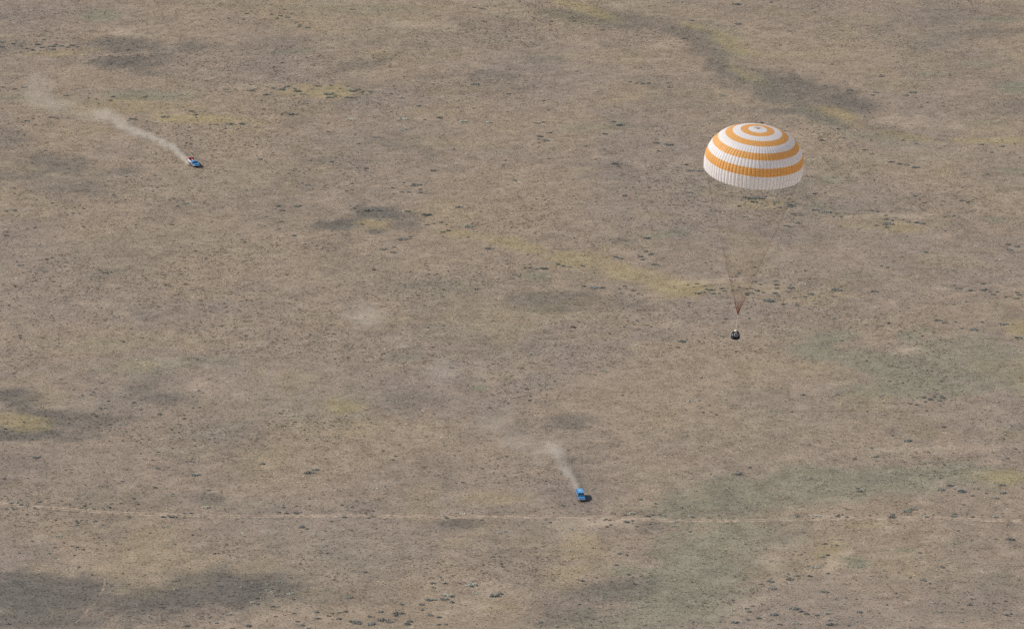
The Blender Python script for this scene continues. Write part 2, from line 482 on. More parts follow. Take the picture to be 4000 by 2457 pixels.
gx = axis(-300, 300, 2.0, 25000)
gy = axis(-470, 720, 2.6, 25000)
GX, GY = np.meshgrid(gx, gy)
fx_, fy_ = GX.ravel(), GY.ravel()
gcol, gyel, ggrn, gdrk, gbar = steppe(fx_, fy_)
nx, ny = len(gx), len(gy)
verts = np.stack([fx_, fy_, np.zeros_like(fx_)], 1)
ii = (np.arange(ny - 1)[:, None] * nx + np.arange(nx - 1)[None, :]).ravel()
faces = np.stack([ii, ii + 1, ii + nx + 1, ii + nx], 1)
gme = bpy.data.meshes.new("ground")
gme.vertices.add(len(verts)); gme.vertices.foreach_set("co", verts.ravel())
gme.loops.add(faces.size); gme.loops.foreach_set("vertex_index", faces.ravel())
gme.polygons.add(len(faces)); gme.polygons.foreach_set("loop_start", np.arange(0, faces.size, 4))
gme.update(calc_edges=True)
ca = gme.attributes.new("soil", 'FLOAT_COLOR', 'POINT')
ca.data.foreach_set("color", np.concatenate([gcol, np.ones((len(gcol), 1))], 1).ravel())


def ground_mat():
    m, N, L, b = nodes_of("steppe_soil")
    at_ = N.new("ShaderNodeAttribute"); at_.attribute_name = "soil"
    tc = N.new("ShaderNodeTexCoord")
    n1 = N.new("ShaderNodeTexNoise"); n1.inputs["Scale"].default_value = 1.5; n1.inputs["Detail"].default_value = 6; n1.inputs["Roughness"].default_value = 0.7
    n2 = N.new("ShaderNodeTexNoise"); n2.inputs["Scale"].default_value = 0.22; n2.inputs["Detail"].default_value = 4
    L.new(tc.outputs["Object"], n1.inputs["Vector"]); L.new(tc.outputs["Object"], n2.inputs["Vector"])
    r1 = N.new("ShaderNodeMapRange"); r1.inputs["From Min"].default_value = 0.30; r1.inputs["From Max"].default_value = 0.70
    r1.inputs["To Min"].default_value = 0.64; r1.inputs["To Max"].default_value = 1.38
    r2 = N.new("ShaderNodeMapRange"); r2.inputs["From Min"].default_value = 0.3; r2.inputs["From Max"].default_value = 0.7
    r2.inputs["To Min"].default_value = 0.88; r2.inputs["To Max"].default_value = 1.12
    L.new(n1.outputs[0], r1.inputs["Value"]); L.new(n2.outputs[0], r2.inputs["Value"])
    mu = N.new("ShaderNodeMath"); mu.operation = 'MULTIPLY'
    L.new(r1.outputs[0], mu.inputs[0]); L.new(r2.outputs[0], mu.inputs[1])
    v = N.new("ShaderNodeVectorMath"); v.operation = 'SCALE'
    L.new(at_.outputs["Color"], v.inputs[0]); L.new(mu.outputs[0], v.inputs["Scale"])
    L.new(v.outputs[0], b.inputs["Base Color"])
    bp = N.new("ShaderNodeBump"); bp.inputs["Strength"].default_value = 0.5; bp.inputs["Distance"].default_value = 0.35
    L.new(n1.outputs[0], bp.inputs["Height"]); L.new(bp.outputs[0], b.inputs["Normal"])
    b.inputs["Roughness"].default_value = 0.95
    b.inputs["Specular IOR Level"].default_value = 0.05
    return m


ground = link("ground", gme, ground_mat())
ground["kind"] = "structure"
ground["label"] = "flat dry steppe of tan soil with yellow, green and dark patches"


# ------------------------------------------------------------------ wheel track and trodden paths
def track_mat(name, col):
    m, N, L, b = nodes_of(name)
    tc = N.new("ShaderNodeTexCoord")
    n1 = N.new("ShaderNodeTexNoise"); n1.inputs["Scale"].default_value = 0.35; n1.inputs["Detail"].default_value = 6
    L.new(tc.outputs["Object"], n1.inputs["Vector"])
    mx = N.new("ShaderNodeMix"); mx.data_type = 'RGBA'
    mx.inputs["A"].default_value = (*[c * .62 for c in col], 1); mx.inputs["B"].default_value = (*[min(1, c * 1.25) for c in col], 1)
    rm = N.new("ShaderNodeMapRange"); rm.inputs["From Min"].default_value = .35; rm.inputs["From Max"].default_value = .65
    L.new(n1.outputs[0], rm.inputs["Value"]); L.new(rm.outputs[0], mx.inputs["Factor"])
    L.new(mx.outputs["Result"], b.inputs["Base Color"])
    b.inputs["Roughness"].default_value = 0.95
    b.inputs["Specular IOR Level"].default_value = 0.05
    return m


M_TRACK = track_mat("bare_track_soil", (.345, .268, .195))
M_PATH = track_mat("trodden_soil", (.265, .21, .155))
rng = np.random.default_rng(5)


def smooth_line(pts, step=3.0):
    P = [at(*p) for p in pts]
    out = []
    for i in range(len(P) - 1):
        p0 = P[max(i - 1, 0)]; p1 = P[i]; p2 = P[i + 1]; p3 = P[min(i + 2, len(P) - 1)]
        n = max(2, int((p2 - p1).length / step))
        for k in range(n):
            t = k / n
            out.append(0.5 * ((2 * p1) + (p2 - p0) * t + (2 * p0 - 5 * p1 + 4 * p2 - p3) * t * t + (-p0 + 3 * p1 - 3 * p2 + p3) * t ** 3))
    out.append(P[-1])
    return out


def strip(bm, line, off, half, z, seed, gap=0.0):
    """a soil strip beside the line, its edges ragged, broken where grass has closed over it"""
    prev = None
    for i, p in enumerate(line):
        d = (line[min(i + 1, len(line) - 1)] - line[max(i - 1, 0)]).normalized()
        s = Vector((-d.y, d.x, 0))
        nn = float(vnoise(np.array([i * .31]), np.array([seed * 7.7]), seed)[0])
        n2 = float(vnoise(np.array([i * .9]), np.array([seed * 3.1]), seed + 3)[0])
        n3 = float(vnoise(np.array([i * .08]), np.array([seed * 5.1]), seed + 9)[0])
        h = half * (0.45 + 1.1 * nn)
        if n3 < gap:
            h *= 0.25
        c = p + s * (off + (n2 - .5) * .35)
        cur = (bm.verts.new((c.x + s.x * h, c.y + s.y * h, z)), bm.verts.new((c.x - s.x * h, c.y - s.y * h, z)))
        if prev:
            bm.faces.new((prev[0], prev[1], cur[1], cur[0]))
        prev = cur


TRACK_PX = [(-520, 1922), (-250, 1946), (0, 1966), (150, 1979), (330, 1993), (560, 2006), (760, 2012), (1000, 2016), (1300, 2013), (1500, 2015), (1750, 2018), (2000, 2018), (2200, 2017), (2400, 2022),
            (2600, 2031), (2800, 2033), (3000, 2031), (3150, 2028), (3400, 2023), (3650, 2023), (3850, 2030), (4000, 2034), (4250, 2042), (4500, 2050)]
track_line = smooth_line(TRACK_PX, 2.5)
bm = bmesh.new()
strip(bm, track_line, 0.95, 0.55, 0.006, 3, .2)
strip(bm, track_line, -0.95, 0.62, 0.006, 8, .12)
o = bm_obj("dirt_track", bm, M_TRACK)
o["kind"] = "structure"
o["label"] = "pair of pale wheel ruts crossing the steppe below the near truck"
PATHS = [[(1842 * 0 + x / 2.462, 1842 + y / 2.462) for x, y in ((1005, 1005), (1011, 1075), (985, 1140), (952, 1190), (912, 1260), (842, 1330), (800, 1385), (755, 1430), (700, 1460))],
         [(x / 2.462, 1842 + y / 2.462) for x, y in ((1198, 930), (1205, 980), (1215, 1040), (1225, 1070))],
         [(x / 2.462, 1842 + y / 2.462) for x, y in ((1562, 1010), (1572, 1060), (1600, 1112), (1610, 1150))],
         [(2000 + x / 2.462, 1228 + y / 2.462) for x, y in ((1600, -10), (1560, 40), (1525, 120), (1500, 190), (1460, 240), (1437, 330), (1428, 400), (1440, 440), (1470, 500))],
         [(x / 2.462, y / 2.462) for x, y in ((1708, 420), (1722, 450), (1748, 485), (1770, 500))]]
for k, pp in enumerate(PATHS):
    bm = bmesh.new()
    strip(bm, smooth_line(pp, 1.5), 0, 0.24 if k == 0 else .18, 0.006, 20 + k, .2)
    o = bm_obj("trodden_path", bm, M_PATH)
    o["kind"] = "structure"

# ------------------------------------------------------------------ plants: small meshes reused by copies
def clump_mesh(name, n, rad, h, blade, seed, mat, wide=1.0):
    """a low cushion of leaf-sized triangles standing out of the ground"""
    rd = random.Random(seed)
    V, F = [], []
    for _ in range(n):
        a = rd.uniform(0, 6.283); q = math.sqrt(rd.random())
        bx, by = math.cos(a) * rad * q * .75, math.sin(a) * rad * q * .75 * wide
        hz = h * (1 - .65 * q * q) * rd.uniform(.55, 1.1)
        lean = .55 * q + .15
        tx, ty = bx + math.cos(a) * rad * lean * .6 + rd.uniform(-.1, .1) * rad, by + math.sin(a) * rad * lean * .6 * wide + rd.uniform(-.1, .1) * rad
        b = rd.uniform(0, 3.1416); w = blade * rd.uniform(.6, 1.3)
        z0 = hz * rd.uniform(0, .35)
        i = len(V)
        V += [(bx - math.cos(b) * w, by - math.sin(b) * w, z0), (bx + math.cos(b) * w, by + math.sin(b) * w, z0), (tx + math.cos(b) * w * .7, ty + math.sin(b) * w * .7, hz), (tx - math.cos(b) * w * .5, ty - math.sin(b) * w * .5, hz * .92)]
        F += [(i, i + 1, i + 2), (i, i + 2, i + 3)]
    me = bpy.data.meshes.new(name)
    me.from_pydata(V, [], F)
    me.materials.append(mat)
    return me


def scatter(name, pts, size, rot, idx, tint, protos):
    """ONE object: its points carry clumps through geometry nodes"""
    me = bpy.data.meshes.new(name)
    me.vertices.add(len(pts)); me.vertices.foreach_set("co", np.asarray(pts, dtype=np.float32).ravel())
    me.update()
    for an, tp, key, arr in (("size", 'FLOAT_VECTOR', "vector", size), ("spin", 'FLOAT_VECTOR', "vector", rot), ("tint", 'FLOAT_COLOR', "color", np.concatenate([tint, np.ones((len(tint), 1))], 1))):
        a = me.attributes.new(an, tp, 'POINT'); a.data.foreach_set(key, np.asarray(arr, dtype=np.float32).ravel())
    a = me.attributes.new("variant", 'INT', 'POINT'); a.data.foreach_set("value", np.asarray(idx, dtype=np.int32))
    o = bpy.data.objects.new(name, me); COL.objects.link(o)
    pc = bpy.data.collections.new(name + "_kinds")
    for k, pm in enumerate(protos):
        po = bpy.data.objects.new("%s_kind_%02d" % (name, k), pm); pc.objects.link(po)
    ng = bpy.data.node_groups.new(name, 'GeometryNodeTree')
    ng.interface.new_socket("Geometry", in_out='INPUT', socket_type='NodeSocketGeometry')
    ng.interface.new_socket("Geometry", in_out='OUTPUT', socket_type='NodeSocketGeometry')
    N, L = ng.nodes, ng.links
    gi = N.new("NodeGroupInput"); go = N.new("NodeGroupOutput")
    ip = N.new("GeometryNodeInstanceOnPoints"); ci = N.new("GeometryNodeCollectionInfo")
    ci.inputs["Collection"].default_value = pc; ci.inputs["Separate Children"].default_value = True; ci.inputs["Reset Children"].default_value = True

    def na(n, t):
        x = N.new("GeometryNodeInputNamedAttribute"); x.data_type = t; x.inputs["Name"].default_value = n
        return x.outputs["Attribute"]
    L.new(gi.outputs[0], ip.inputs["Points"]); L.new(ci.outputs[0], ip.inputs["Instance"])
    ip.inputs["Pick Instance"].default_value = True
    L.new(na("variant", 'INT'), ip.inputs["Instance Index"])
    L.new(na("spin", 'FLOAT_VECTOR'), ip.inputs["Rotation"])
    L.new(na("size", 'FLOAT_VECTOR'), ip.inputs["Scale"])
    L.new(ip.outputs[0], go.inputs[0])
    md = o.modifiers.new("scatter", 'NODES'); md.node_group = ng
    return o


tuft_meshes = [clump_mesh("tuft", 12, .5, .42, .10, 100 + k, M_TUFT) for k in range(5)] + [clump_mesh("cushion", 16, .5, .36, .13, 200 + k, M_TUFT) for k in range(3)]
NT = 720000
cx0, cx1, cy0, cy1 = -270.0, 270.0, -400.0, 640.0
tx = rng.uniform(cx0, cx1, NT * 2); ty = rng.uniform(cy0, cy1, NT * 2)
tpx, tpy = ground_to_px(tx, ty)
keep = (tpx > -350) & (tpx < 4350) & (tpy > -90) & (tpy < 2560)
tx, ty = tx[keep], ty[keep]
own = rng.random((4, len(tx)))
tc_, t_y, t_g, t_d, t_b = steppe(tx, ty, own)
clus = fbm(tx / 2.6, ty / 3.2, 301, 3); clus2 = fbm(tx / 30, ty / 45, 333, 3)
bushy = fbm(tx / 34, ty / 50, 353, 3)
prob = np.clip(.68 + .9 * (clus - .5) + .4 * (clus2 - .5), .1, 1.0) * (1 - .72 * np.clip(t_b, 0, 1)) * (1 - .15 * t_y)
keep = rng.random(len(tx)) < prob
tx, ty, tc_, t_y, t_g, t_d, t_b, clus2, bushy = [a[keep] for a in (tx, ty, tc_, t_y, t_g, t_d, t_b, clus2, bushy)]
n = len(tx)
kind = rng.random(n)
# straw (pale), weathered (like the soil), wormwood (dark grey green)
lum = np.exp(rng.normal(0, .30, n) * (1 - .5 * np.clip(t_d + .5 * t_g, 0, 1)))
pdark = np.clip(.06 + 1.1 * (bushy - .53) - .08 * t_y - .06 * t_d - .05 * t_g, .01, .30)
isdark = kind < pdark
ispale = kind > .64 + .2 * t_d
tint = tc_ * np.where(isdark, .86, np.where(ispale, 1.75, 1.05))[:, None] * lum[:, None]
tint[isdark] = tint[isdark] * .55 + np.array((.15, .148, .125)) * .45 * lum[isdark][:, None]
tint[ispale] = tint[ispale] * np.array((1.04, 1.0, .94))
sz = rng.gamma(4.0, .085, n) + .16
sz = np.where(isdark, sz * (.95 + .5 * rng.random(n) ** 3), sz)
size = np.stack([sz * rng.uniform(.8, 1.5, n), sz * rng.uniform(.8, 1.3, n), sz * rng.uniform(.45, .9, n) * np.where(isdark, .9, .68)], 1)
rot = np.stack([np.zeros(n), np.zeros(n), rng.uniform(0, 6.283, n)], 1)
idx = np.where(isdark, rng.integers(5, 8, n), rng.integers(0, 5, n))
grass = scatter("dry_grass", np.stack([tx, ty, np.zeros(n)], 1), size, rot, idx, np.clip(tint, .02, .7), tuft_meshes)
grass["kind"] = "stuff"
grass["label"] = "dry straw-coloured grass and low wormwood tufts covering the steppe"

# ------------------------------------------------------------------ shrubs: positions read off the photograph as (x, y, width) in enlarged tiles
TILES = {
 (0, 0): "40,838,45 140,855,50 220,842,45 255,838,30 430,382,45 300,485,60 255,470,30 375,430,60 400,455,50 490,445,80 500,475,60 545,425,50 600,440,60 690,435,60 650,455,50 745,450,40 205,445,40 135,420,50 20,405,50 20,450,60 635,922,45 848,942,35 950,995,25 1060,965,40 1395,935,55 1405,955,30 1075,930,60 1270,1147,90 1225,1160,40 485,1130,70 545,1140,40 325,1140,40 375,1125,30 255,1162,55 335,1200,40 175,1135,30 655,1135,30 1835,1068,55 1875,1105,50 1890,1130,40 1590,1125,70 2075,1200,50 2200,1190,70 2310,1195,70 2165,1235,40 2160,1282,35 1040,395,50 2190,180,40 2345,187,40 2030,190,30 2365,135,50 2180,860,50 2075,868,30 2420,815,40 2400,870,70 1985,777,40 1410,1165,30 15,1040,30",
 (1000, 0): "160,850,45 255,862,65 295,830,50 410,875,80 375,855,40 450,905,60 495,915,30 358,918,35 110,912,70 595,828,65 540,855,20 725,820,40 685,903,80 740,888,30 715,938,70 760,925,40 800,848,40 875,826,40 920,872,80 985,862,45 1020,885,40 890,940,80 965,935,30 50,970,30 180,957,25 5,925,30 420,242,45 410,260,40 500,265,60 520,230,25 385,215,40 245,150,50 300,165,50 150,140,40 335,135,40 200,175,40 270,90,40 925,92,60 2170,80,65 2100,72,40 2320,163,35 360,1100,70 400,1098,40 690,1185,50 700,1265,35 960,1293,30 1115,882,60 1410,942,60 1395,1142,-90 1410,1245,-80 1555,1098,-50 1565,1018,45 1770,1130,60 1630,1150,40 930,1155,-80 1990,1170,-80 2230,1175,-90 2430,900,50 2110,810,70 1905,1435,35 1155,1318,70 1300,1075,35",
 (2000, 0): "605,205,60 875,290,30 300,970,35 350,1057,30 240,1183,60 300,1175,40 330,1350,60 350,1275,60 260,1315,70 1530,1390,110 1390,1375,60 885,1290,60 2020,922,55 1520,840,50 1495,798,30 1315,800,40 1240,805,60 1130,790,40 885,1435,30 715,1405,40 980,1168,50 1040,1205,90 1400,1450,50 375,205,40 2150,40,80 2190,230,80 1720,197,50 1640,373,50",
 (3000, 0): "1100,735,50 790,870,60 1040,888,60 1010,912,50 1320,915,60 1400,890,70 1427,940,30 1475,1027,30 1680,1020,45 1535,987,30 1680,985,30 415,1070,30 1420,1380,45 1300,1350,40 2040,1388,60 2240,1405,60 525,1350,60 725,1325,40 915,1318,25 1000,1480,40 940,1440,60 140,830,-30 30,22,40 2150,1465,40",
 (0, 614): "60,518,40 140,512,50 135,297,30 135,348,30 295,323,30 725,480,30 805,495,35 770,540,35 700,538,30 640,553,25 500,440,30 910,350,-30 1095,362,35 1410,212,-30 1210,183,40 1490,175,30 1535,212,30 1510,290,30 1460,275,30 1845,297,25 1930,200,30 1790,445,60 1705,470,35 1650,648,40 2370,317,35 2350,810,50 2320,790,40 1840,830,30 1770,965,30 1980,972,30 610,975,-60 500,965,40 425,1100,-45 160,1003,30 200,1035,70 575,1050,30 1000,1105,60 620,1048,30 720,970,25 1580,1132,35 65,720,35 60,750,40 270,690,30 340,675,30 1205,680,30 1310,652,25 165,1352,30 130,1360,25 85,1422,30 1775,1225,30 2380,1372,30 800,665,30 1060,1100,30",
 (1000, 614): "40,18,45 965,465,45 945,487,50 900,462,25 1090,512,80 1185,515,55 975,525,45 1450,523,70 1655,548,110 1580,310,40 1460,335,40 1580,340,45 1395,335,40 1325,293,50 1530,262,90 1420,245,30 1800,715,60 1850,705,50 1700,635,45 1775,628,40 1830,643,30 1650,650,50 1325,865,40 1020,645,40 610,595,30 870,322,40 920,315,35 500,265,60 440,250,30 390,470,70 215,468,50 245,512,60 240,618,50 1135,1080,35 375,750,60 630,880,25 860,750,40 1220,883,60 2250,880,80 2050,665,80 1960,480,70 1060,108,50 720,45,50 1700,130,60 650,1253,25 300,1130,40 2210,1055,30 100,570,30 1405,598,30 1200,575,50 1190,603,40 1180,722,25 1430,785,80 1385,795,40 1480,762,40 1310,915,60",
 (2000, 614): "2250,385,70 2300,400,90 2360,390,80 2320,430,70 2400,395,70 2430,380,40 2190,470,50 1800,130,60 1730,130,50 1680,72,50 1015,88,50 970,68,90 1080,370,50 1700,335,80 1405,220,30 385,910,25 165,1025,40 170,1062,40 125,1062,40 320,1068,90 240,1075,50 545,1055,50 500,1045,50 440,1030,50 690,1045,50 150,938,30 480,1303,35 795,1250,100 870,1255,55 1080,1238,50 1030,1260,40 1035,1305,45 1165,1280,50 1215,1308,30 1245,1318,30 690,1240,50 1560,1240,30 1690,1225,30 985,960,70 1045,975,50 1380,1030,70 1240,950,60 1355,930,70 1285,905,50 1250,985,50 1310,775,80 1860,1015,25 1785,1218,50 1860,1238,40 1865,1268,50 1925,1275,70 1925,1310,60 1780,1305,60 1840,1298,50 1990,1310,40 2020,1262,60 2045,1285,50 2120,1280,40 2170,1275,35 2195,1250,40 2250,1263,40 2310,1262,40 2360,1278,60 2260,1310,50 2310,1305,50 2415,1300,40 2335,1195,50 2385,1222,45 2260,1325,40 2075,1353,30 2440,1375,70 2175,1112,45 2330,1053,40 1745,1248,25",
 (3000, 614): "60,1187,50 90,1225,60 80,1258,50 210,1255,65 215,1232,30 185,1287,50 75,1305,50 105,1333,50 415,1315,65 35,1380,90 145,1412,50 280,1415,40 245,1350,45 360,1340,50 665,1275,100 1025,1288,70 200,465,90 240,475,70 110,485,40 75,430,60 180,440,50 450,510,80 570,525,100 660,540,50 630,575,25 690,570,40 165,660,50 210,670,40 300,632,60 240,545,60 1025,382,35 1030,420,30 990,510,40 1050,520,50 1190,520,40 1130,560,40 1135,595,50 1225,580,35 1190,607,50 1295,600,30 1165,640,110 1150,672,60 1040,658,40 1355,623,45 1440,628,60 1490,635,60 1695,573,45 1780,562,40 1340,760,25 1700,705,40 1525,430,25 1515,910,50 2065,1215,50 2235,1210,35 1960,1280,60 2070,1275,70 2165,1318,50 2200,1293,50 2130,1295,40 2425,1320,60 2390,1300,50 2285,1340,40 2380,1355,60 1785,1230,50 1840,1260,70 1895,1385,-60 2300,840,60 2410,855,60 2330,890,60 2100,160,50 1410,370,50 1190,45,60 1255,65,60 1410,95,70 1340,75,60 1860,415,50 1920,430,40 1150,1058,40 1090,1045,40 1775,1088,30 1600,855,-30 1895,952,35 2000,692,-30",
 (0, 1228): "45,235,-40 250,30,-45 190,225,50 1195,255,40 1190,265,30 650,90,25 320,100,25 365,108,20 770,208,20 895,745,35 875,770,40 790,775,30 705,722,30 1040,828,45 965,902,40 1010,902,40 1195,792,25 985,655,35 580,620,25 130,565,40 1895,428,40 1970,432,-30 1845,787,-30 1915,888,40 1855,897,30 1185,1055,-60 205,888,-20 875,952,20 305,1198,35 340,1370,80 1770,1000,40 1350,1335,30 1520,1320,30 1650,1285,30 1830,1325,25 1840,1388,30 1790,1412,30 1830,1410,30 1870,1420,30 1470,1395,30 1520,1478,45 1575,1488,30 2390,1262,30 1870,1265,30 2365,205,35 1910,730,40 1290,845,40 1350,912,35",
 (1000, 1228): "1885,512,50 2000,455,30 2285,475,40 1655,125,35 1810,105,35 1405,148,25 600,993,-40 555,1282,-40 1025,1255,-35 1220,1310,35 1340,1360,40 1315,1395,30 1735,1392,-30 1805,1260,-50 945,1097,-30 2245,895,40 2325,1382,35 1910,1355,25 670,1385,25 560,1490,80 60,1435,60 240,950,40 1070,998,-30",
 (2000, 1228): "1620,262,90 1800,258,35 2020,75,40 2055,42,45 2280,35,40 2295,172,-35 1205,57,40 805,75,30 1370,160,-30 95,517,35 315,670,-80 425,670,-30 410,640,40 860,540,-50 905,550,-30 1790,822,-60 1695,832,-50 2105,893,-35 2155,868,25 2235,893,-35 1900,872,25 1835,942,35 1910,940,30 1675,915,20 1825,605,30 1010,1252,-35 2285,1468,40 1065,775,40 1965,962,35",
 (3000, 1228): "640,38,45 1160,82,35 1640,55,70 1700,75,60 1800,70,40 1855,133,40 2060,73,35 1985,145,70 2265,90,100 2400,225,80 2395,243,30 1500,795,60 1560,815,60 1600,790,60 1680,800,60 1650,825,50 1430,868,40 1370,860,30 1505,835,40 1525,925,35 1690,1080,50 1525,1058,20 665,768,35 325,772,60 120,945,-40 225,932,40 320,968,-30 165,832,25 1195,1162,35 1335,1212,80 955,928,40 2275,1195,30 1170,640,40 1295,657,30 1080,780,-45 990,1282,30 1545,1325,40 2300,1380,50 1020,1362,-70 835,1385,50",
 (0, 1842): "105,298,-50 160,290,-40 205,315,45 255,322,40 275,303,30 340,343,35 380,287,50 780,347,40 905,355,45 1065,350,30 1155,302,35 1285,257,35 1730,288,-40 1775,397,45 1845,397,45 1660,435,80 1580,430,60 1620,422,40 1780,440,30 1980,340,-80 260,408,30 735,470,35 750,488,50 740,510,40 530,462,35 915,470,40 985,510,35 1245,438,35 1580,525,-50 950,630,30 575,615,-60 525,725,40 695,710,40 740,722,35 615,680,25 310,665,25 480,782,40 185,778,40 720,800,30 930,740,30 1235,745,35 800,742,40 1675,690,-40 1500,150,60 1180,88,40 1660,210,25 1650,228,-35 45,62,40 265,62,30 425,50,-35 1870,28,80 880,985,35 1690,1130,-50 355,1405,-40 80,1460,50 1900,1265,-35 2210,1365,-50 2320,1100,-40 2430,1070,-40 2430,1255,-60 1325,1405,-40 1425,1385,-30 2015,1398,40 2080,1452,40 2390,1480,60 1800,1480,50 2190,1278,-30 2180,698,35 1440,588,30 1850,605,30",
 (1000, 1842): "220,1055,-50 250,1062,-30 115,1080,-40 50,1118,-40 110,1138,-40 150,1158,-60 35,1165,-40 320,1168,-70 200,1190,40 45,1213,-35 355,1220,40 165,1295,60 15,1265,40 585,1348,50 700,1382,45 735,1358,40 800,1350,60 860,1342,50 795,1412,55 1095,1387,50 405,1435,50 185,1390,40 365,1358,40 430,1470,70 495,1498,-60 600,1408,70 925,1440,80 980,1452,80 1235,1425,100 1290,1440,80 1100,1460,80 1480,1435,60 1825,1465,40 1760,1465,50 1600,1328,40 1770,1392,60 1670,1380,70 1840,1185,-100 1880,1195,70 1800,1220,80 1700,1225,-80 1650,1235,80 1600,1270,70 1890,1250,70 2050,1090,-110 2100,1085,-80 2080,1045,-50 2100,1160,-70 2300,1180,110 2350,1170,60 2260,1195,40 1710,1110,50 1700,1070,60 1820,1070,60 1775,1008,35 1960,1070,35 670,565,30 930,560,50 265,340,40 265,318,25 825,318,35 515,323,30 510,258,35 920,335,35 300,395,50 375,398,70 215,385,50 850,435,50 1080,440,40 1845,440,50 1230,130,-45 1115,155,-50 440,530,60 485,548,40 2350,585,-60 2390,570,-40 2100,797,-40 2285,815,40 455,835,30 425,875,30 605,775,35 1050,965,40 885,1205,80 1365,1355,80 1410,1360,60 1200,1345,60 1345,1380,50 1400,1272,40 520,8,90 725,475,30 1440,1465,80",
 (2000, 1842): "1945,62,-60 2165,20,80 1760,180,-50 1375,303,40 1085,412,35 1155,400,-70 1310,420,60 1360,412,50 1455,423,-45 1720,427,-50 1890,437,-50 1420,410,40 905,455,35 940,462,40 1115,478,70 1155,468,40 1195,523,40 955,508,40 910,525,40 565,545,-50 365,483,35 600,310,35 500,320,50 1230,265,45 1575,475,-50 1575,520,-50 875,1228,-50 925,1085,-40 670,1045,50 1120,985,45 1105,800,45 1030,785,50 730,1310,35 275,1445,50 275,1475,-40 2250,1310,-70 2280,1340,50 2110,1330,-70 2150,1438,90 2000,1440,30 2370,1405,60 2260,1415,50 430,1485,-50 500,1408,-40 650,1270,40 780,160,-40 1710,570,40",
 (3000, 1842): "480,425,-80 280,427,50 655,428,60 755,432,40 1195,410,50 1205,435,80 1345,380,80 1400,358,80 1520,430,-60 1790,425,70 1790,400,50 1880,315,40 2185,430,-60 1965,432,40 1660,170,70 1740,135,80 1840,190,110 2250,200,70 2200,250,60 1960,228,40 860,160,50 900,185,80 705,650,40 665,705,50 525,818,40 575,795,50 550,690,60 440,920,-70 415,1000,60 270,1000,60 580,975,40 30,1120,90 30,1050,80 220,1030,80 190,1075,-50 540,1155,80 245,1310,100 320,1340,60 470,1375,50 370,1365,60 565,1360,-60 600,1425,50 620,1465,100 275,1455,-90 50,1370,80 780,1475,50 965,1330,-50 880,1345,60 790,1390,-50 830,1440,-60 1140,1275,40 1235,1165,35 1650,1340,-50 1580,1255,-60 1690,1265,30 1865,1315,30 1940,1275,60 1960,1218,30 1505,1045,40 1465,1040,35 1680,915,60 1555,1072,30 750,1210,35 655,1225,30 850,1220,30 1260,1435,-40 2335,1365,30 2050,1410,30 115,1465,50 1840,1445,-60 1450,775,40 2330,655,90 1965,652,35 1830,565,40",
}
Z = 2.462
